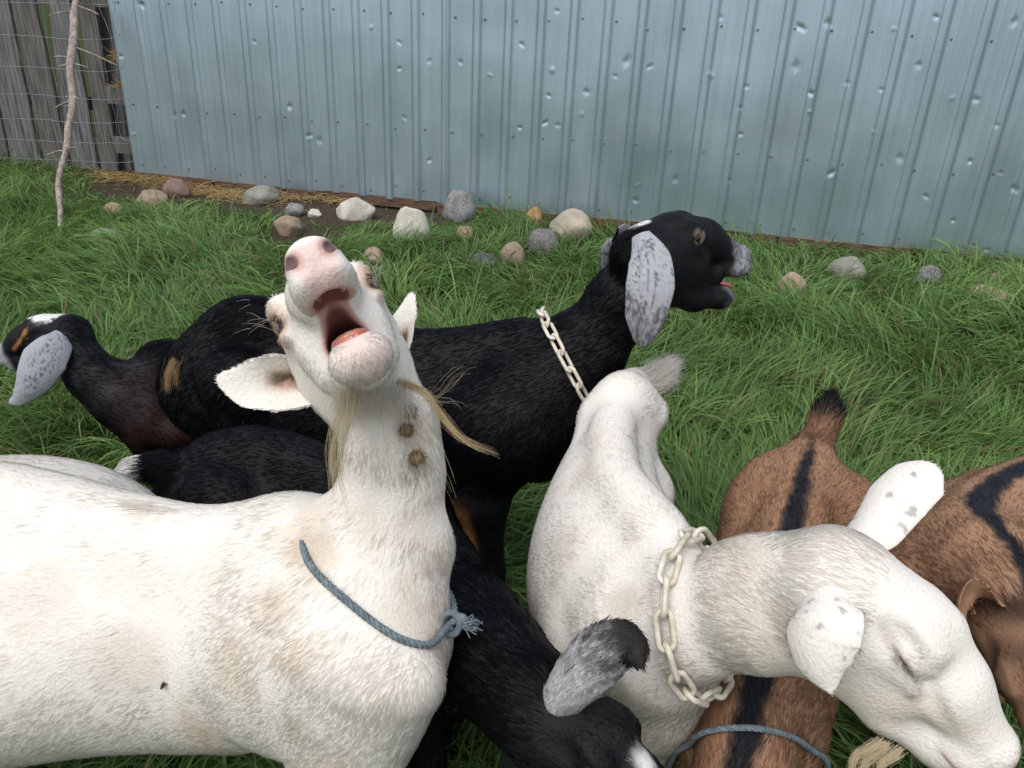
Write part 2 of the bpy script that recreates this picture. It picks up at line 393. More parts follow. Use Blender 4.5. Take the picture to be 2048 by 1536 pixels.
class Goat:
    def __init__(s, label, base, group='goats of the herd'):
        s.B = Body(); s.label = label; s.base = np.array([base[0], base[1], float(ground_z(base[0], base[1]))]); s.group = group
        s.root = empty('goat', s.base); tag(s.root, label, 'goat', group); s.hd = None
    def torso(s, st, k=.03, ridge=.02, down=.35, crest=.012, rk=.07):
        tops = [P(*q[:3]) for q in st]; s.tops = np.array(tops); cen = [t - Z3 * (q[4] + crest) for t, q in zip(tops, st)]; s.cen = np.array(cen)
        s.fwd = unit((cen[-1] - cen[0]) * np.array([1, 1, 0])); s.lft = np.cross(Z3, s.fwd)
        m_ = 3 * (len(st) - 1) + 1; cc = spline(cen, m_); tt = spline(tops, m_); rr = np.maximum(spline([q[3:5] for q in st], m_), .03)
        for i in range(m_ - 1):
            fl = unit(-(cc[i + 1] - cc[i])) - Z3 * down
            s.B.cone(cc[i], cc[i + 1], rr[i], rr[i + 1], k, flow=fl)
            if ridge: s.B.cone(tt[i] - Z3 * ridge * .8, tt[i + 1] - Z3 * ridge * .8, ridge, ridge, rk, flow=unit(cc[i] - cc[i + 1]) + Z3 * .3, fw=.7)
    def chain(s, pts, rad, k=.04, up=Z3, flow=None, fsign=1):
        for i in range(len(pts) - 1):
            fl = unit(pts[i + 1] - pts[i]) * fsign if flow is None else flow
            s.B.cone(pts[i], pts[i + 1], rad[i], rad[i + 1], k, up=up, flow=fl)
    def leg(s, S, hind=False, sc=1.0, fwd=None, step=0.0):
        fwd = s.fwd if fwd is None else fwd; S = np.asarray(S, float); g = ground_z(S[0], S[1]); zt = S[2] - g
        def q(f, z): return np.array([S[0], S[1], g]) + fwd * f + Z3 * z
        if hind:
            pts = [q(0, zt), q(.05 * sc, zt * .66), q(-.055 * sc + step * .5, zt * .44), q(-.03 * sc + step, .11), q(-.02 * sc + step, .055)]
            rad = [(.06 * sc, .08 * sc), (.045 * sc, .055 * sc), .022 * sc, .0155 * sc, .018 * sc]
        else:
            pts = [q(.02, zt), q(-.015 * sc, zt * .68), q(.005 + step * .6, zt * .38), q(step, .11), q(step + .012, .055)]
            rad = [(.045 * sc, .07 * sc), (.034 * sc, .042 * sc), .0235 * sc, .0155 * sc, .018 * sc]
        s.chain(pts, rad, .03, up=fwd)
        # the hoof: a part of its own, split in two toes
        hm = MB()
        side = np.cross(Z3, fwd)
        for sg in (-1, 1):
            c0 = pts[-1] + side * sg * .0095 * sc
            rings = []
            for zz, l, w_ in ((.012, .019, .0095), (-.02, .024, .0115), (-.056, .03, .0125)):
                a = np.arange(10) / 10 * 2 * math.pi
                rings.append(c0 + Z3 * zz + fwd * (.008 * (zz < 0) + .01 * (zz < -.03)) + (np.cos(a)[:, None] * fwd * l + np.sin(a)[:, None] * side * w_) * sc)
            v = np.concatenate(rings); f = []
            for i in range(2):
                for kk in range(10): f.append([i * 10 + kk, i * 10 + (kk + 1) % 10, (i + 1) * 10 + (kk + 1) % 10, (i + 1) * 10 + kk])
            f += [list(range(10)), list(range(20, 30))]
            hm.add(v - s.base, f)
        obj('hoof', hm.data('hoof'), M['hoof'], s.root)
        return pts
    def head(s, O, X, Zu, sc=1.0, mouth=0.0, roman=0.0, eye='open', nostril=True, wide=1.0, deep=0.0, chin=1.0, eo=(0, 0), muz=1.0):
        s.eo = eo
        X = unit(X); Zu = unit(np.asarray(Zu) - X * (np.asarray(Zu) @ X)); Y = np.cross(Zu, X)
        A = np.stack([X, Y, Zu]); s.hd = (np.asarray(O, float), A, sc)
        B = s.B
        def L(p): return s.hd[0] + (np.asarray(p) * np.array([1, wide, 1]) * sc) @ A
        s.L = L
        def cone(a, b, ra, rb, k=.018, op='+', fl=(-1, 0, -.25), fw=1.0):
            fv = None if fl is None else np.asarray(fl) @ A
            B.cone(L(a), L(b), np.asarray(ra) * sc, np.asarray(rb) * sc, k * sc, up=Zu, op=op, flow=fv, fw=fw)
        def ell(c, r, k=.012, op='+', fl=(-1, 0, -.25), rot=0.0):
            ax = A
            if rot:
                cr, sr = math.cos(rot), math.sin(rot); ax = np.stack([A[0] * cr + A[2] * sr, A[1], -A[0] * sr + A[2] * cr])
            B.ell(L(c), np.asarray(r) * sc, ax, k * sc, op, None if fl is None else np.asarray(fl) @ A)
        th = mouth; hx, hz = .045, -.030
        def J(p):
            x, y, z = p[0] - hx, p[1], p[2] - hz
            return (hx + x * math.cos(th) + z * math.sin(th), y, hz - x * math.sin(th) + z * math.cos(th))
        cone((.015, 0, -.023), (.085, 0, .012), (.040, .037), (.044, .040))
        cone((.085, 0, .008 + roman * .3), (.150, 0, -.004 + roman), (.040, .036), (.031 * muz, .030 * muz))
        cone((.150, 0, -.004 + roman), (.218, 0, -.019), (.031 * muz, .030 * muz), (.024 * muz, .022 * muz))
        ell((.229, 0, -.015), (.0205, .0230 * muz, .0205 * muz))
        for sg in (-1, 1):
            ell((.214, sg * .012 * muz, -.035 - .012 * (muz - 1)), (.031, .0150 * muz, .0125 * muz))
            cone((.04, sg * .022, -.028), (.118, sg * .020, -.030), (.030, .038), (.021, .030))
            ell((.100 + eo[0], sg * .0375, .013 + eo[1]), (.025, .0150, .020))
            ell((.094 + eo[0], sg * .0365, .030 + eo[1] * .6), (.026, .013, .0085), .012)
            cone((.058, sg * .042, -.010 + eo[1]), (.118, sg * .0425, -.006 + eo[1]), .008, .0065, .012)
            # jaw
            cone(J((.052, sg * .017, -.058 - deep * .8)), J((.150, sg * .011, -.056 - deep * .7)), (.020, .023), (.013, .017), .025)
            if deep: cone((.07, sg * .020, -.04), (.13, sg * .015, -.05), (.022, .035), (.017, .026), .03)
        cone(J((.150, 0, -.056 - deep * .7)), J((.203, 0, -.056 - deep * .2)), (.020 * chin * muz, .016 * muz), (.0215 * chin, .0165 * chin * muz), .02)
        ell(J((.207, 0, -.056 - (chin - 1) * .012)), (.021 * chin, .0215 * chin, .017 * chin), .015)
        cone((.03, 0, -.045), (.085, 0, -.06), (.03, .03), (.024, .026), .025)
        cone((.10, 0, -.045), (.19 if mouth < .1 else (.178 if mouth < .2 else .165), 0, -.050), (.019, .018), (.017, .016), .015)
        if mouth > .2:
            mid = J((.20, 0, -.050)); up_ = (.205, 0, -.040)
            # cheeks stretched between the jaws
            for sg in (-1, 1):
                c1 = J((.125, sg * .019, -.045))
                cone((.115, sg * .023, -.035), c1, (.014, .02), (.014, .02), .02)
            lowz = J((.21, 0, -.043))[2]; topz = -.034
            s.cav = len(B.pr)
            cone((.100, 0, -.046 - math.sin(th) * .035), (.206, 0, (lowz + topz) / 2), (.019, .017), (.0215, (topz - lowz) / 2), .006, op='-', fl=None)
        if nostril:
            for sg in (-1, 1):
                cone((.256, sg * .0085, -.0235), (.228, sg * .0215, -.0085), (.0030, .0066), (.0026, .0050), .002, op='-', fl=None)
        cone((.105, 0, .040 + roman * .4), (.205, 0, .000), .008, .006, .022)
        for sg in (-1, 1):
            ell((.058, sg * .053, .014), (.020, .011, .012), .020, '-', None)
            cone((.122, sg * .0455, -.002), (.178, sg * .0385 * (.5 + .5 * muz), -.024), .0045, .0035, .012, op='-', fl=None)
        if eye == 'open':
            for sg in (-1, 1): ell((.109, sg * .0535, .0085), (.0125, .0100, .0066), .004, '-', None, rot=-.12)
        elif eye == 'shut':
            for sg in (-1, 1): ell((.101 + eo[0], sg * .0535, .0045 + eo[1]), (.024, .0100, .0030), .003, '-', None, rot=-.25)
    def loc(s, V):
        O, A, sc = s.hd; return ((V - O) @ A.T) / sc
    def eyes(s, dark=False):
        for sg in (-1, 1):
            c = s.L((.1025, sg * .0405, .0105)); R = .0125 * s.hd[2]
            u, v = np.meshgrid(np.linspace(0, 2 * math.pi, 21)[:-1], np.linspace(0, math.pi, 13)); u = u.ravel(); v = v.ravel()
            d = np.stack([np.sin(v) * np.cos(u), np.sin(v) * np.sin(u), np.cos(v)], 1)
            Y = s.hd[1][1] * sg
            f = []
            for i in range(12):
                for k in range(20): f.append([i * 20 + k, i * 20 + (k + 1) % 20, (i + 1) * 20 + (k + 1) % 20, (i + 1) * 20 + k])
            fr = d @ Y; xx = d @ s.hd[1][0]; zz = d @ s.hd[1][2]
            col = np.where((fr > .75)[:, None], np.array([.20, .12, .045]) if not dark else np.array([.02, .012, .008]), np.array([.25, .2, .17]) if not dark else np.array([.02, .012, .008]))
            col = np.where(((fr > .7) & (np.abs(zz) < .2) & (np.abs(xx) < .5))[:, None], np.array([.01, .01, .012]), col)
            obj('eye', mesh_data('eye', d * R + c - s.base, np.array(f), True, col), M['eye'], s.root)
    def ear(s, pts, widths, face, curl=.25, colf=None, th=.0028, nfur=3500, flen=.0045, fm='fur', droop=None, n=64):
        """a leaf of skin along pts; face: the way its hollow side looks; returns the part"""
        c = spline(pts, n); wd = np.interp(np.linspace(0, 1, n), np.linspace(0, 1, len(widths)), widths)
        wd[-1] = max(wd[-1] * .35, .002); wd[-2] *= .8
        t = unit(np.gradient(c, axis=0)); fc = np.broadcast_to(np.asarray(face, float), c.shape) if np.ndim(face) == 1 else spline(face, n)
        sd = unit(np.cross(t, fc)); nn = np.cross(sd, t)
        nv = 27; x = np.linspace(-1, 1, nv); cl = np.interp(np.linspace(0, 1, n), np.linspace(0, 1, len(curl)), curl) if np.ndim(curl) else np.full(n, curl)
        mid = c[:, None] + sd[:, None] * (wd[:, None] * x)[..., None] * (1 - .12 * np.abs(cl)[:, None, None]) + nn[:, None] * (wd[:, None] * cl[:, None] * (x ** 2)[None])[..., None]
        thk = th * np.sqrt(np.clip(1 - x ** 2, .04, 1))
        fr = mid + nn[:, None] * thk[None, :, None]; bk = mid - nn[:, None] * thk[None, :, None]
        ringv = np.concatenate([fr, bk[:, ::-1]], 1); m_ = 2 * nv
        V = ringv.reshape(-1, 3)
        i, k = np.meshgrid(np.arange(n - 1), np.arange(m_), indexing='ij'); k2 = (k + 1) % m_
        Q = np.stack([i * m_ + k, (i + 1) * m_ + k, (i + 1) * m_ + k2, i * m_ + k2], -1).reshape(-1, 4)
        Nn, ar = quad_normals(V, Q)
        chk = (Nn.reshape(n, m_, 3)[:, nv // 2] * nn).sum()
        if chk < 0: Q = Q[:, ::-1].copy(); Nn, ar = quad_normals(V, Q)
        uu = np.repeat(np.linspace(0, 1, n), m_); xx = np.tile(np.concatenate([x, x[::-1]]), n); front = np.tile(np.concatenate([np.ones(nv), np.zeros(nv)]), n)
        col = colf(uu, xx, front, V)
        e = obj('ear', mesh_data('ear', V - s.base, Q, True, col), M['coat_skin'], s.root)
        if nfur and STAGE != 'clay':
            fl = np.repeat(t, m_, 0)
            o = fur(V, Q, Nn, ar, fl, col, np.full(len(V), flen), nfur, e, s.base, M[fm], int(abs(c[0, 0]) * 9999) % 9973, width=.0004, lift=.2)
            o.name = 'fur'
        return e
    def build(s, colf, lenf=None, nfur=20000, coarse=.011, fine=.0032, bump=.0, seed=1, width=.00042, fm='fur', lift=.17, disp=None, colvar=.06, fbox=None, wgtf=None):
        if fbox is None:
            if s.hd is not None:
                c = s.L((.11, 0, -.03)); fbox = (c - .155 * s.hd[2], c + .155 * s.hd[2])
            else: fbox = (s.cen[-1] - .05, s.cen[-1] + .05)
        V, Q = s.B.mesh(coarse, fine, fbox)
        N, ar = quad_normals(V, Q)
        if disp is not None:
            V = V + N * disp(V, N)[:, None]; N, ar = quad_normals(V, Q)
        col = np.clip(colf(V, N), 0.002, .95); s.V, s.Q, s.N = V, Q, N
        b = obj('body', mesh_data('body', V - s.base, Q, True, col), M['coat_skin'], s.root)
        if STAGE != 'clay' and nfur:
            fl = blur_field(V, s.B.flows(V))
            ln = np.full(len(V), .018) if lenf is None else lenf(V, N)
            wg = np.where(ln < .0015, 0.0, 1.0)
            if wgtf is not None: wg = wg * wgtf(V, N)
            fur(V, Q, N, ar, fl, col, ln, nfur, s.root, s.base, M[fm], seed, width, lift, wgt=wg, colvar=colvar)
        print('goat', s.label[:30], len(V), 'verts', round(time.time() - T0, 1), 's')
        return b
def cam_dir(u, v): return -unit(ray(u, v))
def img_vec(u, v, r, up, c):
    """a direction given as right / up / towards the eye, as seen at that spot"""
    cd = cam_dir(u, v); R_ = unit(CR - cd * (CR @ cd)); U_ = np.cross(cd, R_)
    return r * R_ + up * U_ + c * cd
M['coat_skin'] = attr_mat('coat skin', rough=.65, spec=.25, noise=.12, nscale=260, bump=.45)
M['fur'] = attr_mat('fur', rough=.55, spec=.22, nrm=True)
def see_through(m, fac):
    nt = m.node_tree; b = nt.nodes['Principled BSDF']; tr = node(nt, 'ShaderNodeBsdfTranslucent'); src = b.inputs['Base Color'].links[0].from_socket
    nt.links.new(src, tr.inputs['Color']); ms = node(nt, 'ShaderNodeMixShader'); ms.inputs[0].default_value = fac
    nt.links.new(b.outputs[0], ms.inputs[1]); nt.links.new(tr.outputs[0], ms.inputs[2]); nt.links.new(ms.outputs[0], nt.nodes['Material Output'].inputs['Surface'])
see_through(M['fur'], .30)
M['fur_dark'] = attr_mat('dark fur', rough=.55, spec=.06, nrm=True)
M['hoof'] = simple_mat('hoof horn', (.02, .017, .015), (.06, .05, .04), 60, .5)
M['eye'] = attr_mat('eye', rough=.08, spec=.6)
WHITE = np.array([.81, .775, .715])
# ---- the bleating white goat
def sub(a, b): return np.asarray(a) - np.asarray(b)
g1 = Goat('white bearded goat bleating with its head thrown back and mouth wide open', P(250, 1250, .93)[:2])
g1.torso([(-420, 965, 1.05, .11, .14), (-170, 970, 1.01, .225, .165), (0, 988, .985, .222, .168), (200, 1035, .955, .132, .16), (430, 1078, .925, .095, .15), (580, 1058, .905, .080, .145), (680, 1135, .885, .066, .13)], ridge=.024)
nk = [P(735, 1215, .87), P(778, 1085, .855), P(788, 940, .835), P(776, 840, .815)]
g1.chain(nk, [(.072, .090), (.047, .062), (.033, .044), (.032, .040)], .045, up=CR, fsign=-1)
g1.B.cone(P(600, 1110, .90), P(735, 1075, .86), .045, .04, .06, flow=unit(P(600, 1060, .90) - P(720, 1020, .86)))
g1.B.ell(P(745, 1320, .86), (.070, .07, .10), np.eye(3), .06, flow=unit(np.array([-.2, 0, -1.])))         # brisket
g1.B.ell(P(610, 1330, .875), (.10, .055, .12), np.eye(3), .09, flow=unit(np.array([-.5, 0, -.8])))         # shoulder
for px, dd, hd_ in ((700, .80, 0), (660, .96, 0)):
    q = P(px, 1330, dd); g1.leg(q, sc=1.15)
for px, dd in ((-330, .93), (-330, 1.12)):
    g1.leg(P(px, 1180, dd), hind=True, sc=1.1)
g1.head([-.1836, .7774, .884], [.035, -.69, .723], [-.526, .603, .60], .97, mouth=.27, eye='open', wide=1.12, chin=1.14)
g1.B.cone(g1.L((.03, 0, -.03)), nk[3], .040, .037, .05, flow=unit(nk[2] - nk[3]))
g1.chain([P(-480, 1010, 1.06), P(-560, 985, 1.09), P(-610, 955, 1.11)], [.03, .022, .012], .03)
def c1(V, N):
    l = g1.loc(V); n1 = fbm(V, 9, 3); n2 = fbm(V, 30, 5)
    c = np.tile(WHITE, (len(V), 1))
    c = mixc(c, (.70, .60, .47), .5 * sstep(.50, .75, n1) * sstep(.75, .55, V[:, 2]))
    c = mixc(c, (.62, .50, .37), .4 * sstep(.60, .76, fbm(V, 14, 31)))
    c = stains(g1, V, c, [(622, 1098, .040, .65), (545, 1215, .035, .4), (820, 1060, .035, .35), (600, 1480, .05, .35), (250, 1330, .07, .35), (80, 1200, .06, .3), (870, 1000, .025, .35), (430, 1420, .05, .25)])
    c = stains(g1, V, c, [(818, 845, .022, .75), (835, 930, .026, .7), (822, 885, .018, .5)], (.33, .25, .15))
    near = sstep(.13, .07, np.abs(l[:, 1])) * sstep(-.05, .05, l[:, 0])
    pink = np.array([.74, .55, .50])
    ny = np.abs(l[:, 1]); pad = sstep(.224, .238, l[:, 0] + .25 * np.clip(-.03 - l[:, 2], 0, .02)) * sstep(-.006, -.014, l[:, 2] - .25 * ny) * sstep(.024, .014, ny + .15 * np.clip(-.02 - l[:, 2], 0, 1))
    c = mixc(c, pink, .85 * near * pad)
    c = mixc(c, (.76, .58, .53), .35 * near * sstep(.200, .23, l[:, 0]) * sstep(.022, .008, ny) * sstep(-.02, -.04, l[:, 2]))
    ch = g1.L(J_loc((.218, 0, -.055), .27)); dch = np.linalg.norm(V - ch, axis=1); c = mixc(c, (.74, .56, .51), .65 * sstep(.032, .010, dch))
    c = mixc(c, (.45, .40, .37), .35 * sstep(.055, .03, dch) * sstep(.5, .7, fbm(V, 160, 3, 2)))
    for sg in (-1, 1):
        d = np.linalg.norm((l - np.array([.109, sg * .0525, .0085])) * np.array([.85, 1, 1.1]), axis=1)
        c = mixc(c, (.52, .34, .22), .75 * sstep(.033, .012, d)); c = mixc(c, (.035, .02, .018), .95 * sstep(.0155, .0115, d))
        nd = g1.B.dist(g1.B.pr[g1.nos + (sg > 0)], V[:, 0], V[:, 1], V[:, 2]); c = mixc(c, (.52, .27, .24), .6 * sstep(.005, .001, nd)); c = mixc(c, (.035, .012, .012), sstep(.0008, -.0006, nd))
    cd = g1.B.dist(g1.B.pr[g1.B_cav], V[:, 0], V[:, 1], V[:, 2])
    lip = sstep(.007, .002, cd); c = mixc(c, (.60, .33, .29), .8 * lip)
    c = mixc(c, (.17, .055, .05), sstep(.0010, -.0002, cd)); c = mixc(c, (.05, .012, .012), sstep(.0012, -.0002, cd) * sstep(.165, .13, l[:, 0]))  # mouth flesh, with the shade towards its back painted into the colour
    return c
def J_loc(p, th, hx=.045, hz=-.03):
    x, z = p[0] - hx, p[2] - hz; return (hx + x * math.cos(th) + z * math.sin(th), p[1], hz - x * math.sin(th) + z * math.cos(th))
g1.nos = g1.cav + 1
g1.B_cav = g1.cav
def len1(V, N):
    l = g1.loc(V); L = np.full(len(V), .0145)
    L = L + .018 * sstep(.05, .012, np.abs(((V - P(600, 1040, .9)) @ np.array([0, 1, 0])))) * sstep(.985, 1, N[:, 2]) 
    inh = sstep(.02, .06, l[:, 0]) * sstep(.10, .085, np.abs(l[:, 1])) * sstep(-.17, -.15, l[:, 2])
    L = L * (1 - .4 * inh)
    dn = np.linalg.norm(l - np.array([.24, 0, -.02]), axis=1); L = np.where(dn < .028, L * .35, L)
    cd = g1.B.dist(g1.B.pr[g1.B_cav], V[:, 0], V[:, 1], V[:, 2]); L = np.where(cd < .0065, .001, L)
    for sg in (-1, 1):
        d = np.linalg.norm(l - np.array([.109, sg * .0525, .0085]), axis=1); L = np.where(d < .012, .001, L)
        d = np.linalg.norm(l - np.array([.246, sg * .013, -.012]), axis=1); L = np.where(d < .009, .001, L)
    return L
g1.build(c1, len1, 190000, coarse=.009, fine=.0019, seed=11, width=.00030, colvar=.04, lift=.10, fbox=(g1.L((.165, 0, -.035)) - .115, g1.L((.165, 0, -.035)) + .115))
g1.eyes()
def ear_white(uu, xx, fr, V):
    c = np.tile(WHITE * .97, (len(V), 1)); c = mixc(c, (.50, .31, .22), .9 * fr * sstep(.72, .35, uu) * sstep(.62, .15, np.abs(xx - .12)))
    return mixc(c, (.10, .06, .04), .9 * fr * sstep(.48, .58, fbm(V, 70, 3)) * sstep(.62, .45, uu) * sstep(.4, .1, np.abs(xx - .15)))
g1.ear([g1.L((.0, -.035, -.005)), P(588, 764, .80), P(545, 766, .785), P(490, 768, .775), P(434, 757, .77)], [.012, .028, .031, .024, .005], img_vec(520, 765, -.1, .0, .95), [1.1, 1.0, .7, .3, .1], ear_white)
g1.ear([g1.L((.0, .035, -.005)), P(802, 690, .83), P(812, 645, .84), P(824, 588, .85)], [.012, .024, .022, .005], img_vec(800, 640, -.6, .2, .6), [.6, .5, .3, .1], ear_white)

# ---- the white goat with its eyes shut
g2 = Goat('white goat with closed eyes and a white plastic chain round its neck', P(1260, 1100, 1.1)[:2])
g2.torso([(1270, 752, 1.37, .045, .09), (1238, 800, 1.28, .068, .125), (1224, 870, 1.17, .088, .15), (1240, 945, 1.06, .108, .155), (1290, 1012, .985, .108, .155), (1352, 1082, .92, .080, .145)], ridge=.016, crest=.026, rk=.045)
for q in (P(1188, 812, 1.30), P(1314, 808, 1.33)): g2.B.cone(P(1250, 785, 1.31) - Z3 * .02, q - Z3 * .016, .024, .014, .06, flow=np.array([0, .3, -1]))
nk = [P(1310, 1262, .93), P(1390, 1236, .87), P(1530, 1214, .80), P(1660, 1212, .757)]
g2.chain(nk, [(.070, .078), (.046, .058), (.037, .046), (.035, .043)], .045, up=CU, fsign=-1)
g2.B.ell(P(1255, 1285, .96), (.058, .056, .068), np.eye(3), .06, flow=np.array([0, 0, -1.]))
for u_, v_, d_, h_ in ((1335, 1262, .97, 0), (1150, 1270, 1.03, 0)): g2.leg(P(u_, v_, d_), sc=1.0)
for u_, v_, d_, h_ in ((1285, 985, 1.34, 1), (1195, 985, 1.34, 1)): g2.leg(P(u_, v_, d_), hind=True, sc=.9)
g2.head([.316, .591, .7725], [.709, -.356, -.606], [.578, -.195, .792], .94, eye='shut', deep=.022, eo=(-.012, -.006), muz=1.2)
g2.B.cone(P(1480, 1146, .83), g2.L((-.005, 0, -.020)), .022, .022, .05, flow=unit(nk[2] - nk[3]))
g2.B.cone(nk[2], g2.L((.02, 0, -.012)), (.040, .048), (.034, .036), .06, up=CU, flow=unit(nk[2] - nk[3]))
tb = P(1270, 762, 1.37); g2.tail = [tb, P(1302, 756, 1.40), P(1330, 738, 1.42)]
g2.chain(g2.tail, [.022, .018, .012], .02)
def c2(V, N):
    l = g2.loc(V); c = np.tile(WHITE, (len(V), 1)); n1 = fbm(V, 9, 8)
    c = mixc(c, (.68, .58, .46), .45 * sstep(.52, .76, n1) * sstep(1.2, 1.0, V[:, 1]))
    c = stains(g2, V, c, [(1240, 1215, .035, .55), (1130, 1100, .05, .35), (1480, 1110, .045, .4), (1225, 1300, .035, .45), (1160, 960, .04, .3), (1300, 1180, .03, .3)])
    pink = np.array([.60, .42, .38])
    inh = sstep(.03, .05, l[:, 0]) * sstep(.09, .08, np.abs(l[:, 1]))
    c = mixc(c, pink, .75 * inh * sstep(.228, .245, l[:, 0]) * sstep(-.05, -.03, l[:, 2]))
    for sg in (-1, 1):
        q = (l - np.array([.089, sg * .0525, -.0015])) @ np.array([[math.cos(.25), 0, math.sin(.25)], [0, 1, 0], [-math.sin(.25), 0, math.cos(.25)]])
        d = np.sqrt((q[:, 0] / .026) ** 2 + (q[:, 2] / .0035) ** 2 + (q[:, 1] / .012) ** 2)
        c = mixc(c, (.09, .07, .07), .9 * sstep(1.15, .6, d)); c = mixc(c, (.42, .36, .34), .5 * sstep(2.6, 1.2, d))
        d = np.linalg.norm((l - np.array([.246, sg * .014, -.012])), axis=1); c = mixc(c, (.33, .17, .15), sstep(.009, .005, d))
    mo = np.abs(l[:, 2] + .046 - .02 * (l[:, 0] - .2)); c = mixc(c, (.42, .28, .26), .9 * inh * sstep(.0030, .001, mo) * sstep(.186, .200, l[:, 0]))
    return c
def len2(V, N):
    l = g2.loc(V); L = np.full(len(V), .0135)
    inh = sstep(.02, .06, l[:, 0]) * sstep(.10, .085, np.abs(l[:, 1])) * sstep(-.17, -.15, l[:, 2])
    L = L * (1 - .45 * inh); dn = np.linalg.norm(l - np.array([.24, 0, -.02]), axis=1); L = np.where(dn < .02, L * .3, L)
    dt = np.linalg.norm(V - g2.tail[2], axis=1); L = np.where(dt < .06, .055, L)
    return L
g2.build(c2, len2, 170000, wgtf=lambda V, N: 1 + 4 * (np.linalg.norm(V - g2.tail[2], axis=1) < .06), coarse=.009, fine=.0021, seed=12, width=.00030, colvar=.04, lift=.10, fbox=(g2.L((.13, 0, -.02)) - .13, g2.L((.13, 0, -.02)) + .13))
def ear_spot(uu, xx, fr, V):
    c = np.tile(WHITE, (len(V), 1)); return mixc(c, (.16, .16, .17), .6 * sstep(.70, .77, fbm(V, 110, 13, 2)) * sstep(.1, .3, uu))
g2.ear([g2.L((-.005, -.035, .008)), P(1652, 1186, .685), P(1640, 1236, .668), P(1632, 1286, .665), P(1640, 1336, .665), P(1662, 1384, .668)], [.020, .030, .0345, .0345, .026, .004], img_vec(1640, 1280, .35, -.25, -.9), [.7, .5, .35, .35, .3, .1], ear_spot)
g2.ear([g2.L((-.005, .035, .012)), P(1742, 1050, .765), P(1790, 990, .775), P(1838, 950, .78), P(1868, 932, .785)], [.016, .027, .032, .029, .012], img_vec(1800, 1000, .3, -.3, -.9), [.8, .5, .35, .25, .1], ear_spot)
def ball(nu=14, nv=9):
    v = [(0, 0, 1.)]; f = []
    for i in range(1, nv):
        for k in range(nu): v.append((math.sin(math.pi * i / nv) * math.cos(2 * math.pi * k / nu), math.sin(math.pi * i / nv) * math.sin(2 * math.pi * k / nu), math.cos(math.pi * i / nv)))
    v.append((0, 0, -1.)); n = len(v)
    for k in range(nu): f.append([0, 1 + k, 1 + (k + 1) % nu]); f.append([n - 1, n - 1 - nu + (k + 1) % nu, n - 1 - nu + k])
    for i in range(nv - 2):
        for k in range(nu): f.append([1 + i * nu + k, 1 + (i + 1) * nu + k, 1 + (i + 1) * nu + (k + 1) % nu, 1 + i * nu + (k + 1) % nu])
    return np.array(v), f
SV0, SF0 = ball()
# ---- the black goat with the chain
BLACK = np.array([.0030, .0032, .0048]); TAN = np.array([.42, .20, .075])
g3 = Goat('black goat with long grey ears and a white plastic chain, mouth open', P(800, 1000, 1.6)[:2])
g3.torso([(385, 715, 1.60, .06, .10), (450, 645, 1.58, .09, .13), (520, 626, 1.56, .10, .145), (700, 678, 1.53, .12, .155), (900, 688, 1.50, .11, .15), (1050, 670, 1.475, .08, .145), (1120, 712, 1.455, .07, .13)], ridge=.016)
nk = [P(1075, 800, 1.45), P(1170, 700, 1.44), P(1245, 605, 1.40), P(1310, 515, 1.36)]
g3.chain(nk, [(.078, .10), (.055, .068), (.046, .056), (.042, .048)], .05, up=CU, fsign=-1)
g3.B.ell(P(1000, 860, 1.44), (.10, .09, .10), np.eye(3), .07, flow=np.array([-.3, 0, -1]))
g3.fleg = [g3.leg(P(985, 850, 1.42), sc=1.15), g3.leg(P(925, 850, 1.60), sc=1.1, step=-.03)]
for u_, d_ in ((470, 1.50), (470, 1.66)): g3.leg(P(u_, 760, d_), hind=True)
g3.head([.188, 1.32, .886], [.925, .36, -.108], [0, .293, .955], 1.03, mouth=.185, roman=.016, eye='open', deep=.024, muz=1.1)
g3.B.cone(nk[3], g3.L((.04, 0, -.02)), (.045, .05), (.042, .045), .04, up=CU, flow=unit(nk[2] - nk[3]))
g3.tl = [P(385, 700, 1.62), P(352, 725, 1.62), P(340, 770, 1.60)]
g3.chain(g3.tl, [.024, .017, .008], .02)
def c3(V, N):
    l = g3.loc(V); c = np.tile(BLACK, (len(V), 1)); n = fbm(V, 60, 4, 2)
    inh = sstep(.0, .03, l[:, 0]) * sstep(.09, .08, np.abs(l[:, 1])) * sstep(-.16, -.14, l[:, 2])
    c = mixc(c, (.30, .31, .33), inh * sstep(.190, .215, l[:, 0] + .03 * (n - .5)) * (.45 + .55 * sstep(.35, .65, fbm(V, 260, 6, 2))))
    d = np.linalg.norm((l - np.array([.022, 0, .04])) * np.array([1, .8, 1]), axis=1); c = mixc(c, (.75, .74, .72), sstep(.020, .013, d + .008 * (n - .5)))
    d = np.linalg.norm(l - np.array([.11, -.052, .012]), axis=1); c = mixc(c, (.25, .19, .15), .8 * sstep(.02, .012, d) * sstep(.45, .6, n))
    if hasattr(g3, 'cav'):
        cd = g3.B.dist(g3.B.pr[g3.cav], V[:, 0], V[:, 1], V[:, 2]); c = mixc(c, (.5, .05, .05), sstep(.003, .0, cd))
    # tan on the inner side and shins of the legs
    lg = sstep(.40, .33, V[:, 2]); bk = sstep(.0, -.5, N @ g3.fwd)
    c = mixc(c, TAN, .9 * lg * bk)
    dt = np.linalg.norm(V - (g3.tl[2] + g3.tl[1]) / 2, axis=1); c = mixc(c, (.50, .32, .15), sstep(.030, .022, dt))
    return c
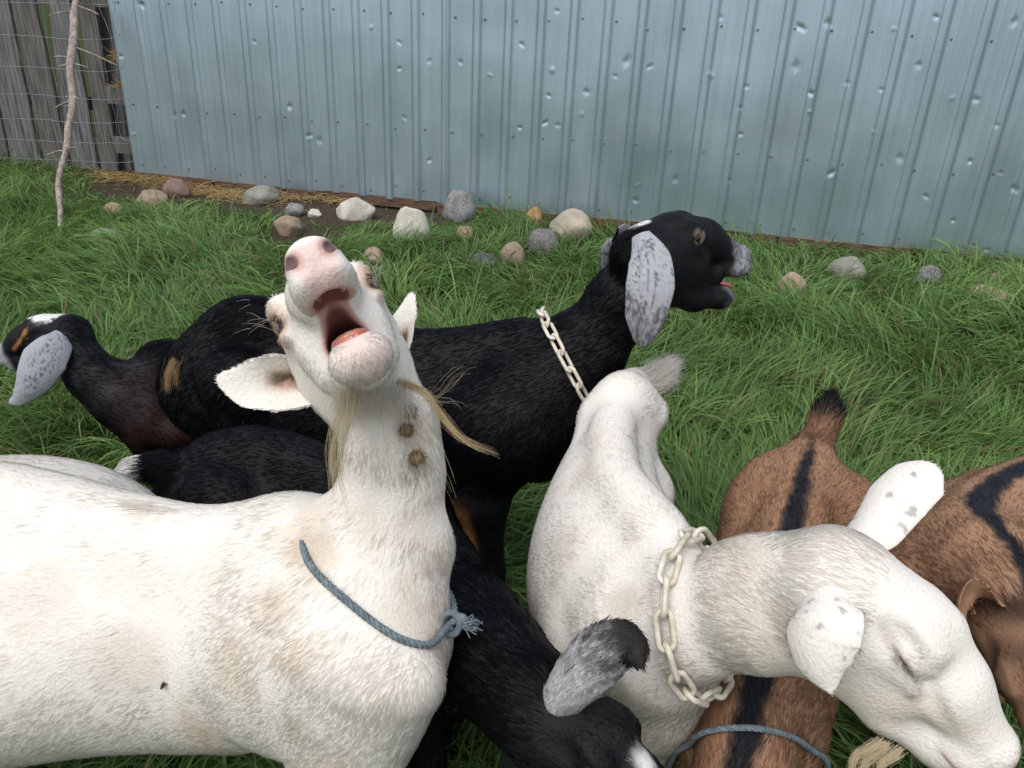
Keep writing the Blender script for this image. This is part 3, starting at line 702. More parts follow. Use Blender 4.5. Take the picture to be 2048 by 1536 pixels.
def len3(V, N):
    l = g3.loc(V); L = np.full(len(V), .016)
    inh = sstep(.0, .05, l[:, 0]) * sstep(.10, .085, np.abs(l[:, 1])) * sstep(-.17, -.15, l[:, 2]); L = L * (1 - .6 * inh)
    L = L + .02 * sstep(.10, .03, np.linalg.norm(V - P(510, 640, 1.5), axis=1)); L = np.where(V[:, 2] < .42, .008, L)
    dt = np.linalg.norm(V - g3.tl[1], axis=1); L = np.where(dt < .05, .034, L)
    return L
g3.build(c3, len3, 55000, coarse=.012, fine=.0036, seed=13, width=.0005, colvar=.25, fm='fur_dark')
g3.eyes(dark=True)
def veins(c, uu, xx, V, k=.55):
    w_ = .05 * (fbm(V, 60, 44, 2) - .5)
    for x0, u0 in ((-.42, .5), (-.08, .95), (.22, .85), (.55, .45)): c = mixc(c, (.05, .05, .06), k * np.exp(-((xx - x0 + w_ + .15 * (uu - .5) * x0) / .035) ** 2) * sstep(.06, .2, uu) * sstep(u0 + .05, u0 - .15, uu) * sstep(.35, .6, fbm(V, 90, 45, 2)))
    return c
def ear_grey(uu, xx, fr, V):
    n = fbm(V * np.array([1, 1, .35]), 330, 5, 2); a = fbm(V, 45, 8, 2)
    c = np.tile(np.array([.31, .32, .345]), (len(V), 1)) * (1.15 - .55 * sstep(.3, 1, uu))[:, None]; c = mixc(c, (.05, .05, .06), .9 * sstep(.54 - .3 * sstep(.45, 1, uu), .70 - .1 * sstep(.5, 1, uu), n * .6 + a * .4)); return veins(c * (.85 + .3 * fbm(V, 200, 71, 2))[:, None], uu, xx, V, .8)
g3.ear([g3.L((.0, -.04, .012)), P(1298, 515, 1.285), P(1300, 570, 1.275), P(1290, 635, 1.27), P(1285, 692, 1.275)], [.016, .036, .041, .034, .012], img_vec(1295, 590, .05, -.1, -1), [.25, .2, .12, .2, .1], ear_grey)
g3.ear([g3.L((.0, .04, .012)), P(1245, 475, 1.45), P(1222, 505, 1.47), P(1205, 545, 1.48)], [.014, .026, .024, .008], img_vec(1230, 500, -.6, .3, -.6), .2, ear_grey)

# ---- the dark goat at the back with its head turned away
g4 = Goat('black and rusty brown goat with white poll and drooping grey ear, facing the fence end', P(420, 900, 1.8)[:2])
g4.torso([(850, 690, 2.05, .08, .12), (760, 680, 1.98, .12, .15), (560, 700, 1.86, .12, .15), (400, 712, 1.76, .095, .135), (320, 718, 1.70, .074, .12), (292, 765, 1.67, .058, .09)], ridge=.014)
nk = [P(300, 840, 1.66), P(232, 795, 1.655), P(180, 748, 1.645), P(140, 692, 1.635)]
g4.chain(nk, [(.050, .062), (.040, .046), (.036, .040), (.032, .036)], .05, up=CU, fsign=-1)
for u_, d_ in ((400, 1.68), (420, 1.82)): g4.leg(P(u_, 850, d_), sc=.95)
for u_, d_ in ((790, 1.90), (820, 2.05)): g4.leg(P(u_, 780, d_), hind=True, sc=.95)
g4.head([-.9346, 1.5234, .5978], [-.949, -.007, -.316], [-.316, -.024, .949], .80, roman=.008, eye='open')
g4.B.cone(nk[3], g4.L((.03, 0, -.02)), (.038, .042), (.036, .04), .04, up=CU, flow=unit(nk[2] - nk[3]))
g4.chain([P(880, 715, 2.06), P(925, 700, 2.10), P(950, 675, 2.12)], [.025, .018, .010], .03)
def c4(V, N):
    l = g4.loc(V); c = np.tile(BLACK, (len(V), 1)); n = fbm(V, 60, 4, 2)
    c = mixc(c, (.026, .0085, .0065), .75 * sstep(.20, .06, np.linalg.norm(V - P(330, 865, 1.60), axis=1)) * sstep(.2, .6, fbm(V, 14, 6)))
    d = np.linalg.norm((l - np.array([.055, 0, .05])) * np.array([.75, 1.0, 1]), axis=1); c = mixc(c, (.70, .69, .67), sstep(.036, .024, d + .022 * (fbm(V, 130, 3, 2) - .5)))
    inh = sstep(.0, .03, l[:, 0]) * sstep(.09, .08, np.abs(l[:, 1])) * sstep(-.16, -.14, l[:, 2])
    for sg in (-1, 1):
        st = np.abs(l[:, 2] - (.034 - .55 * (l[:, 0] - .09))); c = mixc(c, TAN * .8, inh * sstep(.0075, .004, st + .006 * (n - .5)) * sstep(.015, .022, l[:, 1] * sg) * sstep(.085, .10, l[:, 0]) * sstep(.18, .165, l[:, 0]))
    c = mixc(c, (.30, .31, .33), inh * sstep(.195, .215, l[:, 0]) * sstep(.3, .6, n + .1))
    d = np.linalg.norm(V - P(205, 740, 1.60), axis=1); c = mixc(c, (.03, .033, .04), .6 * sstep(.12, .02, d) * sstep(.5, .7, n))  # grey sheen on the neck, painted into the coat colour
    return c
def len4(V, N):
    l = g4.loc(V); L = np.full(len(V), .014)
    inh = sstep(.0, .05, l[:, 0]) * sstep(.10, .085, np.abs(l[:, 1])); L = L * (1 - .6 * inh * sstep(-.17, -.15, l[:, 2]))
    return L + .02 * sstep(.09, .03, np.linalg.norm(V - P(285, 715, 1.7), axis=1))
g4.build(c4, len4, 32000, coarse=.012, fine=.0036, seed=14, width=.0005, colvar=.25, fm='fur_dark')
g4.eyes(dark=True)
def ear_grey2(uu, xx, fr, V):
    n = fbm(V, 330, 5, 2); c = np.tile(np.array([.36, .38, .42]), (len(V), 1)); return veins(mixc(c, (.04, .04, .05), .8 * sstep(.56, .70, n) * sstep(.95, .6, uu) * sstep(.9, .3, np.abs(xx))), uu, xx, V, .35)
g4.ear([g4.L((.012, .028, .008)), P(118, 682, 1.575), P(90, 720, 1.555), P(66, 765, 1.55), P(40, 795, 1.56), P(20, 806, 1.575)], [.008, .030, .042, .034, .018, .006], img_vec(80, 740, -.1, -.1, -1), [.25, .2, .15, .25, .2, .1], ear_grey2)
g4.ear([g4.L((.01, -.036, -.005)), g4.L((.03, -.048, -.05)), g4.L((.045, -.05, -.10)), g4.L((.06, -.05, -.16))], [.012, .028, .03, .01], -g4.hd[1][1] * -1, .2, ear_grey2)

# ---- the small black goat with the white tipped tail
g5 = Goat('small black goat with white-tipped tail, head lowered and grey ear folded over', P(700, 1100, 1.25)[:2])
g5.torso([(385, 945, 1.37, .055, .09), (430, 908, 1.345, .08, .115), (520, 890, 1.32, .092, .125), (650, 930, 1.27, .098, .13), (780, 985, 1.20, .095, .135), (880, 1085, 1.13, .075, .125)], ridge=.012)
nk = [P(890, 1215, 1.10), P(945, 1270, .99), P(995, 1330, .91), P(1065, 1405, .845)]
g5.chain(nk, [(.066, .085), (.056, .066), (.05, .056), (.043, .048)], .05, up=CU, fsign=-1)
for u_, v_, d_ in ((850, 1190, 1.05), (890, 1160, 1.19)): g5.leg(P(u_, v_, d_), sc=.95)
for u_, v_, d_ in ((440, 1000, 1.27), (440, 980, 1.42)): g5.leg(P(u_, v_, d_), hind=True, sc=.9)
g5.head(P(1078, 1392, .835), img_vec(1180, 1470, .74, -.62, .05), img_vec(1180, 1470, .45, .50, .74), .86, roman=.006)
g5.B.cone(nk[3], g5.L((.03, 0, -.02)), (.043, .046), (.040, .042), .04, up=CU, flow=unit(nk[2] - nk[3]))
g5.tl = [P(390, 928, 1.37), P(330, 930, 1.385), P(285, 935, 1.39), P(250, 942, 1.39)]
g5.chain(g5.tl, [.026, .021, .016, .009], .02)
def c5(V, N):
    l = g5.loc(V); c = np.tile(BLACK * 1.15, (len(V), 1)); n = fbm(V, 60, 4, 2)
    tx = (V - g5.tl[0]) @ unit(g5.tl[3] - g5.tl[0]); ty = np.linalg.norm(V - g5.tl[0] - tx[:, None] * unit(g5.tl[3] - g5.tl[0]), axis=1)
    c = mixc(c, (.74, .72, .68), sstep(.085, .095, tx) * sstep(.06, .05, ty)); c = mixc(c, (.62, .58, .50), .9 * sstep(.01, .05, tx) * sstep(.06, .05, ty) * sstep(-.2, -.6, N[:, 2]))
    d = np.linalg.norm((l - np.array([.135, 0, .030])) * np.array([.7, 1.2, 1]), axis=1); c = mixc(c, (.62, .62, .63), sstep(.022, .011, d + .016 * (n - .5)))
    d = np.linalg.norm(l - np.array([.112, -.048, .020]), axis=1); c = mixc(c, (.30, .21, .13), .8 * sstep(.013, .006, d + .006 * (n - .5)))
    return c
def len5(V, N):
    l = g5.loc(V); L = np.full(len(V), .016); inh = sstep(.0, .05, l[:, 0]) * sstep(.10, .085, np.abs(l[:, 1])) * sstep(-.17, -.15, l[:, 2]); L = L * (1 - .55 * inh)
    tx = (V - g5.tl[0]) @ unit(g5.tl[3] - g5.tl[0]); ty = np.linalg.norm(V - g5.tl[0] - tx[:, None] * unit(g5.tl[3] - g5.tl[0]), axis=1)
    return np.where((tx > -.01) & (ty < .06), .040, L)
g5.build(c5, len5, 50000, wgtf=lambda V, N: 1 + 2.5 * (np.linalg.norm(V - g5.tl[2], axis=1) < .09), coarse=.012, fine=.0036, seed=15, width=.00048, colvar=.25, fm='fur_dark')
g5.eyes(dark=True)
def ear_fold(uu, xx, fr, V):
    n = fbm(V, 300, 5, 3); c = np.tile(np.array([.46, .46, .47]), (len(V), 1)); c = mixc(c, (.035, .035, .04), .92 * sstep(.36, .60, n * .55 + uu * .52)); return mixc(c, (.022, .019, .018), sstep(.5, .7, uu + .1 * (n - .5)))
g5.ear([P(1092, 1440, .80), P(1118, 1402, .785), P(1155, 1358, .775), P(1195, 1315, .77), P(1225, 1292, .765), P(1250, 1288, .76), P(1268, 1304, .755), P(1280, 1328, .75)], [.018, .022, .027, .029, .026, .021, .015, .004], img_vec(1180, 1330, .15, .15, -1), [.5, .35, .15, .1, .2, .3, .3, .1], ear_fold, nfur=6000, flen=.009)
g5.ear([g5.L((.0, -.030, .0)), g5.L((.015, -.046, -.04)), g5.L((.03, -.05, -.09)), g5.L((.04, -.05, -.14))], [.012, .018, .018, .006], g5.hd[1][1], .2, lambda uu, xx, fr, V: mixc(np.tile(BLACK, (len(V), 1)), (.4, .4, .4), .8 * sstep(.25, .05, uu)))

# ---- the brown goat walking away under the white one's neck
BROWN = np.array([.33, .19, .115]); STRIPE = np.array([.012, .012, .017])
def stripe_d(V, tops0):
    """distance across from the line of the back"""
    best = np.full(len(V), 9.); along = np.zeros(len(V)); tops = spline(tops0, 4 * (len(tops0) - 1) + 1)
    for i in range(len(tops) - 1):
        a, b = tops[i], tops[i + 1]; ab = (b - a)[:2]; t = np.clip(((V - a)[:, :2] @ ab) / (ab @ ab), 0, 1); q = V - a - t[:, None] * (b - a); d = np.hypot(q[:, 0], q[:, 1]) + np.clip(np.abs(q[:, 2]) - .07, 0, 1) * 2
        along = np.where(d < best, (i + t) / 4, along); best = np.minimum(best, d)
    return best, along
g6 = Goat('chestnut goat with black back stripe and raised black-tipped tail', P(1560, 1150, 1.15)[:2])
g6.torso([(1622, 898, 1.40, .05, .08), (1612, 935, 1.355, .070, .11), (1598, 985, 1.29, .090, .13), (1580, 1070, 1.20, .102, .14), (1555, 1180, 1.10, .104, .14), (1528, 1300, 1.01, .085, .13), (1505, 1400, .95, .060, .12)], ridge=.014)
for sg in (-1, 1): g6.B.ell(P(1605, 945, 1.34) + g6.lft * sg * .054 - Z3 * .022, (.04, .04, .03), np.eye(3), .05, flow=np.array([0, .3, -1]))
nk = [P(1510, 1440, .97), P(1495, 1520, .91), P(1470, 1620, .87), P(1440, 1720, .85)]
g6.chain(nk, [(.056, .07), (.042, .055), (.040, .05), (.04, .045)], .05, up=CU, fsign=-1)
for u_, v_, d_ in ((1590, 1430, 1.0), (1430, 1420, 1.02)): g6.leg(P(u_, v_, d_), sc=.95)
for u_, v_, d_ in ((1700, 1010, 1.36), (1510, 1010, 1.36)): g6.leg(P(u_, v_, d_), hind=True, sc=.9)
g6.head(P(1435, 1745, .85), img_vec(1430, 1750, -.1, -.95, -.2), img_vec(1430, 1750, 0, .2, .95), .85)
g6.tl = [P(1628, 905, 1.40), P(1640, 870, 1.42), P(1650, 838, 1.425), P(1660, 805, 1.43)]
g6.chain(g6.tl, [.028, .022, .017, .011], .02, flow=unit(g6.tl[3] - g6.tl[0]))
g6tops = np.concatenate([g6.tops, [P(1490, 1480, .88), P(1465, 1580, .82)]])
def c6(V, N):
    n = fbm(V, 70, 4, 2); c = np.tile(BROWN, (len(V), 1)) * (.72 + .56 * fbm(V, 11, 2))[:, None]
    d, al = stripe_d(V, g6tops); w_ = np.interp(al, [0, .4, 1, 2, 3, 4.5, 6, 8], [.0, .002, .006, .011, .016, .012, .016, .014])
    c = mixc(c, STRIPE, sstep(w_ + .007, w_ - .003, d + .012 * (n - .5)) * (w_ > .001))
    tz = (V - g6.tl[0]) @ unit(g6.tl[3] - g6.tl[0]); ty = np.linalg.norm(V - g6.tl[0] - tz[:, None] * unit(g6.tl[3] - g6.tl[0]), axis=1)
    c = mixc(c, (.006, .006, .007), sstep(.045, .06, tz) * sstep(.06, .05, ty))
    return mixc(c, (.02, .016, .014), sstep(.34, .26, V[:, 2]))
def len6(V, N):
    L = np.full(len(V), .014); tz = (V - g6.tl[0]) @ unit(g6.tl[3] - g6.tl[0]); ty = np.linalg.norm(V - g6.tl[0] - tz[:, None] * unit(g6.tl[3] - g6.tl[0]), axis=1)
    return np.where((tz > .0) & (ty < .06), .046, L)
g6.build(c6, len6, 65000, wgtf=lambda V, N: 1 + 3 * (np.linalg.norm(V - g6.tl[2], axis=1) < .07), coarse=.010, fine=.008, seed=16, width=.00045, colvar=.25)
def ear_brown(uu, xx, fr, V): return np.tile(BROWN, (len(V), 1)) * (.6 + .8 * fbm(V, 40, 3))[:, None]
for sg in (-1, 1): g6.ear([g6.L((.01, sg * .035, .01)), g6.L((.0, sg * .075, .015)), g6.L((.0, sg * .115, .0)), g6.L((.01, sg * .15, -.02))], [.014, .026, .025, .006], g6.hd[1][0], .35, ear_brown, nfur=800)

# ---- the brown goat coming in at the edge
g7 = Goat('brown goat with dark face at the picture edge, its nose hidden behind the white head', P(2010, 1100, 1.1)[:2])
g7.torso([(2330, 905, 1.42, .06, .09), (2200, 925, 1.35, .10, .13), (2090, 945, 1.27, .125, .145), (2000, 985, 1.19, .125, .145), (1950, 1040, 1.11, .10, .135), (1955, 1100, 1.05, .075, .12)], ridge=.012)
nk = [P(1945, 1150, 1.09), P(1985, 1150, 1.02), P(2025, 1185, .965)]
g7.chain(nk, [(.07, .085), (.052, .06), (.045, .05)], .05, up=CU, fsign=-1)
for u_, v_, d_ in ((1900, 1130, 1.13), (2060, 1130, 1.06)): g7.leg(P(u_, v_, d_), sc=.95)
for u_, v_, d_ in ((2280, 1010, 1.30), (2330, 980, 1.42)): g7.leg(P(u_, v_, d_), hind=True, sc=.9)
g7.head(P(2035, 1195, .955), img_vec(2030, 1300, .05, -.97, .0), img_vec(2030, 1300, .12, .1, 1), .93)
g7.B.cone(nk[2], g7.L((.03, 0, -.02)), (.045, .046), (.042, .042), .04, up=CU, flow=unit(nk[1] - nk[2]))
g7tops = np.concatenate([g7.tops[1:], [P(2000, 1140, .985), g7.L((.0, 0, .04))]])
g7.chain([P(2350, 925, 1.43), P(2420, 905, 1.46), P(2460, 875, 1.48)], [.026, .02, .012], .03)
def c7(V, N):
    n = fbm(V, 70, 4, 2); c = np.tile(BROWN, (len(V), 1)) * (.72 + .56 * fbm(V, 11, 2))[:, None]; l = g7.loc(V)
    d, al = stripe_d(V, g7tops); w_ = np.interp(al, [0, 2, 3, 4, 5, 6], [.010, .014, .020, .012, .008, .006])
    c = mixc(c, STRIPE, sstep(w_ + .007, w_ - .004, d + .01 * (n - .5)))
    inh = sstep(-.01, .01, l[:, 0]) * sstep(.09, .08, np.abs(l[:, 1])) * sstep(-.12, -.10, l[:, 2])
    dark = np.array([.020, .012, .010])
    ay = np.abs(l[:, 1]); c = mixc(c, (.06, .034, .022), .75 * inh * sstep(.03, .07, l[:, 0]))
    c = mixc(c, BROWN * .8, .85 * inh * sstep(.012, .006, np.abs(ay - .030 + .06 * (l[:, 0] - .1))) * sstep(.07, .09, l[:, 0]))
    c = mixc(c, dark, inh * sstep(.022, .012, ay) * sstep(.09, .12, l[:, 0]))
    c = mixc(c, dark, .85 * inh * sstep(.06, .02, l[:, 0] + .3 * np.abs(l[:, 1]) ) * sstep(-.03, .0, l[:, 2]))
    c = mixc(c, dark, .9 * inh * sstep(.035, .045, np.abs(l[:, 1])) * sstep(.085, .10, l[:, 0]) * sstep(.0, -.01, l[:, 2]))
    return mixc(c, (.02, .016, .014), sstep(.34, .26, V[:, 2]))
def len7(V, N):
    l = g7.loc(V); L = np.full(len(V), .014); inh = sstep(.0, .05, l[:, 0]) * sstep(.10, .085, np.abs(l[:, 1])) * sstep(-.17, -.15, l[:, 2]); return L * (1 - .5 * inh)
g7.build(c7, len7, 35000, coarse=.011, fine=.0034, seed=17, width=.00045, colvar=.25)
g7.eyes(dark=True)
g7.ear([g7.L((.0, -.035, .015)), P(1975, 1192, .94), P(1935, 1188, .935), P(1918, 1212, .93), P(1925, 1250, .925)], [.014, .022, .024, .02, .006], [img_vec(1950, 1200, 0, -1, -.3)] * 2 + [img_vec(1930, 1210, 1, -.2, .3)] * 3, [.45, .45, .4, .3, .2], ear_brown, nfur=1500)
g7.ear([g7.L((.0, .035, .015)), g7.L((-.005, .075, .02)), g7.L((.0, .115, .0)), g7.L((.02, .135, -.02))], [.014, .026, .025, .006], g7.hd[1][0], .35, ear_brown, nfur=800)
# ------------------------------------------------------------------ setting: ground, shed wall, fence
WL = at_z(272, 345, .15); WR = at_z(2048, 522, .15)
WT = unit((WR - WL) * np.array([1, 1, 0])); WN = np.array([WT[1], -WT[0], 0.])          # along the wall, and out of it towards the pasture
def on_wall(u, v, off=0.0):
    """(along, up, point) where that ray meets the wall's plane moved out by off"""
    r = ray(u, v); o = WL + WN * off; t = ((o - CC) @ WN) / (r @ WN); p = CC + r * t
    return (p - WL) @ WT, p[2], p
def wpt(s, z, off=0.0): return WL + WT * s + WN * off + Z3 * (z - WL[2])
def on_ground(u, v):
    z = 0.0
    for _ in range(12):
        p = at_z(u, v, z); z = float(ground_z(p[0], p[1]))
    return at_z(u, v, z)

# ground: one sheet to the horizon
def axis_g(near, far, n, m_):
    a = np.linspace(-near, near, n); e = near * (far / near) ** (np.arange(1, m_ + 1) / m_); return np.concatenate([-e[::-1], a, e])
gx = axis_g(5, 600, 140, 16); gy = axis_g(7, 600, 160, 16)
GX, GY = np.meshgrid(gx, gy, indexing='ij')
GZ = ground_z(GX, GY)
GZ = GZ + .012 * (fbm(np.stack([GX.ravel(), GY.ravel(), 0 * GX.ravel()], 1), 3.0, 5).reshape(GX.shape) - .5)
V = np.stack([GX, GY, GZ], -1).reshape(-1, 3); nxg, nyg = GX.shape
I, J_ = np.meshgrid(np.arange(nxg - 1), np.arange(nyg - 1), indexing='ij')
Q = np.stack([I * nyg + J_, (I + 1) * nyg + J_, (I + 1) * nyg + J_ + 1, I * nyg + J_ + 1], -1).reshape(-1, 4)
m, nt_, b = mat('earth and turf')
n1 = noise_tex(nt_, 2.2, 6); n2 = noise_tex(nt_, 55, 6)
r1 = ramp(nt_, n1.outputs['Fac'], [(.35, (.028, .040, .012)), (.6, (.045, .06, .018))])
sepx = node(nt_, 'ShaderNodeTexCoord')
at_ = node(nt_, 'ShaderNodeAttribute', attribute_name='col')
r2 = ramp(nt_, n2.outputs['Fac'], [(.3, (.030, .022, .016)), (.62, (.075, .056, .042)), (.75, (.13, .105, .08))])
mx = node(nt_, 'ShaderNodeMix', data_type='RGBA'); nt_.links.new(at_.outputs['Fac'], mx.inputs[0]); nt_.links.new(r1.outputs[0], mx.inputs[6]); nt_.links.new(r2.outputs[0], mx.inputs[7])
nt_.links.new(mx.outputs[2], b.inputs['Base Color']); b.inputs['Roughness'].default_value = .95; b.inputs['Specular IOR Level'].default_value = .1
bp = node(nt_, 'ShaderNodeBump'); bp.inputs['Strength'].default_value = .6; bp.inputs['Distance'].default_value = .012; nt_.links.new(n2.outputs['Fac'], bp.inputs['Height']); nt_.links.new(bp.outputs[0], b.inputs['Normal'])
M['ground'] = m
SOIL = [(on_ground(640, 425)[:2], .42), (on_ground(540, 400)[:2], .40), (on_ground(720, 432)[:2], .30), (on_ground(400, 380)[:2], .45), (on_ground(290, 372)[:2], .38), (on_ground(820, 440)[:2], .25), (on_ground(600, 470)[:2], .2)]
def bare(xy, grow=1.0):
    """1 where the soil along the shed is trodden bare"""
    xy = np.asarray(xy); r = np.zeros(len(xy)); nz = fbm(np.concatenate([xy, np.zeros((len(xy), 1))], 1), 4, 77) - .5
    for c, R in SOIL:
        d = (xy - c) @ np.stack([WT[:2], WN[:2]]).T; r = np.maximum(r, sstep(1.15, .75, np.sqrt((d[:, 0] / R) ** 2 + (d[:, 1] / (R * .85)) ** 2) / grow + nz * .8))
    s_ = (xy - WL[:2]) @ WN[:2]
    al = (xy - WL[:2]) @ WT[:2]
    r = np.maximum(r, .9 * sstep(.10, .02, s_) * sstep(-.8, -.3, al) * sstep(2.7, 2.2, al))
    return r
ba = bare(V[:, :2])
tag(obj('ground', mesh_data('ground', V, Q, True, np.repeat(ba[:, None], 3, 1)), M['ground']), kind='structure')

# the shed wall of dented galvanised sheets
M['steel'], nt_, b = mat('galvanised sheet')
n1 = noise_tex(nt_, 1.6, 5, stretch=(14, 14, .8)); n2 = noise_tex(nt_, 3.0, 3); n3 = noise_tex(nt_, 160, 2)
r1 = ramp(nt_, n1.outputs['Fac'], [(.25, (.44, .555, .645)), (.75, (.53, .645, .74))])
r2 = ramp(nt_, n2.outputs['Fac'], [(.35, (.90, .92, .92)), (.65, (1, 1, 1))])
mx = node(nt_, 'ShaderNodeMix', data_type='RGBA', blend_type='MULTIPLY'); mx.inputs[0].default_value = 1
nt_.links.new(r1.outputs[0], mx.inputs[6]); nt_.links.new(r2.outputs[0], mx.inputs[7]); nt_.links.new(mx.outputs[2], b.inputs['Base Color'])
b.inputs['Metallic'].default_value = .88
mr = node(nt_, 'ShaderNodeMapRange'); mr.inputs['To Min'].default_value = .30; mr.inputs['To Max'].default_value = .46; nt_.links.new(n2.outputs['Fac'], mr.inputs[0]); nt_.links.new(mr.outputs[0], b.inputs['Roughness'])
bp = node(nt_, 'ShaderNodeBump'); bp.inputs['Strength'].default_value = .05; bp.inputs['Distance'].default_value = .002; nt_.links.new(n3.outputs['Fac'], bp.inputs['Height']); nt_.links.new(bp.outputs[0], b.inputs['Normal'])
M['screw'] = simple_mat('screw head', (.10, .12, .135), (.28, .32, .35), 80, .4, 0, metallic=.7)
PITCHR = .19
def profile(s):
    x = (s / PITCHR) % 1.0
    rib = sstep(.0, .09, x) * sstep(.34, .22, x) * .014
    minor = .0011 * (np.exp(-((x - .52) / .022) ** 2) + np.exp(-((x - .76) / .022) ** 2))
    return rib + minor
DPX = [(296, 92), (399, 79), (510, 83), (354, 118), (744, 55), (800, 137), (860, 122), (744, 150), (921, 124), (985, 109), (1044, 89), (1039, 205), (1097, 191), (1162, 161), (1230, 152), (1164, 228), (1299, 133), (1290, 172), (1350, 212),
       (1420, 150), (1415, 222), (1480, 215), (1480, 268), (1114, 22), (1491, 173), (1571, 127), (1620, 186), (1693, 165), (1762, 179), (1821, 211), (1884, 247), (1901, 196), (1979, 149), (2040, 203), (1798, 315), (1938, 322), (1916, 390),
       (1999, 345), (1468, 328), (1458, 360), (1786, 58), (1654, 47), (1870, 34), (1618, 223), (1745, 264), (2026, 44), (285, 10), (245, 112), (266, 199), (271, 268), (369, 228), (800, 85), (1105, 70), (1170, 112), (632, 205), (1440, 35), (1600, 55),
       (980, 150), (980, 205), (1105, 140), (810, 235), (860, 320), (860, 250), (640, 280), (1275, 370), (1270, 400), (1350, 358), (1560, 150), (1390, 130), (1836, 130), (1990, 250), (1660, 345), (1850, 392), (1905, 440), (1970, 500), (1090, 245), (1040, 255), (1115, 250)]
dr = np.random.default_rng(3)
DENT = []
for (u, v) in DPX:
    if dr.random() < .30: continue
    s_, z_, _ = on_wall(u, v); big = dr.random() < .35
    DENT.append((s_, z_, dr.uniform(.014, .024) * (1.4 if big else 1), dr.uniform(.012, .022) * (1.7 if big else 1), dr.uniform(.0028, .0058) * (1 if dr.random() < .85 else -.6), dr.uniform(-.9, .9)))
for _ in range(25): DENT.append((dr.uniform(0, 8.5), dr.uniform(.25, 2.6), dr.uniform(.015, .03), dr.uniform(.02, .05), dr.uniform(.003, .006), dr.uniform(-.5, .5)))
for _ in range(22): DENT.append((dr.uniform(0, 8.5), dr.uniform(.2, 1.6), dr.uniform(.1, .3), dr.uniform(.15, .4), dr.uniform(.003, .007), 0))
DENT = np.array(DENT)
shed = empty('shed_wall', WL); tag(shed, 'dented galvanised corrugated metal wall of the shed behind the goats', 'wall')
SW, WTOP = PITCHR * 6, 2.75
rows = np.concatenate([np.arange(0, 1.55, .0085), np.linspace(1.56, WTOP - .15, 14)])
SCREW_Z = [on_wall(592, 238)[1], on_wall(515, 13)[1], on_wall(293, 328)[1], 2.2]
for k in range(8):
    s0 = k * SW; ss = np.linspace(0, SW + .035, 200 if k < 6 else 80); S_, Zz = np.meshgrid(ss + s0, rows, indexing='ij'); h = profile(S_)
    off = .010 + h + (k % 2) * .0035
    lo = -.006 * (dr.random()) + .006 * np.sin(k * 2.1)
    for (a, c, ra, rc, A, tw) in DENT:
        if a < s0 - .5 or a > s0 + SW + .5: continue
        dx = (S_ - a) / ra; dz = (Zz + WL[2] - c) / rc; dx2 = dx + tw * dz
        if ra > .09: off = off - A * np.exp(-(dx ** 2 + dz ** 2))
        else:
            rr = np.abs(dx2) * .9 + np.abs(dz - .25 * np.sign(dz) * dx2); off = off - A * np.clip(1 - rr, 0, 1) ** .9 * sstep(-.02, .004, h + .012)
    z = WL[2] + Zz + lo * (Zz < .05) + .004 * np.sin(S_ * 9) * (Zz < .02)
    # the sheets climb with the ground: the lower edge drops slightly towards the pasture's end
    Vw = WT * S_[..., None] + WN * off[..., None] + Z3 * (z - WL[2])[..., None]
    n_, m_ = S_.shape; I, J_ = np.meshgrid(np.arange(n_ - 1), np.arange(m_ - 1), indexing='ij')
    Q = np.stack([I * m_ + J_, (I + 1) * m_ + J_, (I + 1) * m_ + J_ + 1, I * m_ + J_ + 1], -1).reshape(-1, 4)
    sh = obj('metal_sheet', mesh_data('metal_sheet', Vw.reshape(-1, 3), Q, True), M['steel'], shed)
    sm = MB(); a = np.arange(6) / 6 * 2 * math.pi
    for zz in SCREW_Z:
        for r_ in range(6):
            s_ = s0 + (r_ + .40) * PITCHR + dr.normal(0, .006); zq = zz + dr.normal(0, .009); pr = float(profile(np.array([s_]))[0]) + .0105 + (k % 2) * .0035
            rings = []
            for rad, ho in ((.0075, .0), (.0075, .002), (.0045, .0022), (.004, .006), (.002, .007)):
                rings.append(WT * s_ + WN * (pr + ho) + Z3 * (zq - WL[2]) + (np.cos(a)[:, None] * WT + np.sin(a)[:, None] * Z3) * rad)
            f = [[i * 6 + q, i * 6 + (q + 1) % 6, (i + 1) * 6 + (q + 1) % 6, (i + 1) * 6 + q] for i in range(4) for q in range(6)] + [list(range(24, 30))]
            sm.add(np.concatenate(rings), f)
    so_ = obj('screws', sm.data('screws', False), M['screw'], sh); tag(so_, kind='stuff')
M['wood_brown'] = simple_mat('old brown timber', (.05, .028, .018), (.20, .125, .08), 9, .85, .5, stretch=(1.5, 1.5, 14), bdist=.006)
M['wood_grey'] = simple_mat('weathered grey board', (.050, .050, .052), (.23, .23, .23), 7, .9, .6, stretch=(9, 9, .55), detail=8, bdist=.006)
M['wood_grey2'] = simple_mat('weathered brown grey board', (.048, .045, .043), (.19, .18, .17), 8, .9, .6, stretch=(10, 10, .6), detail=8, bdist=.006)
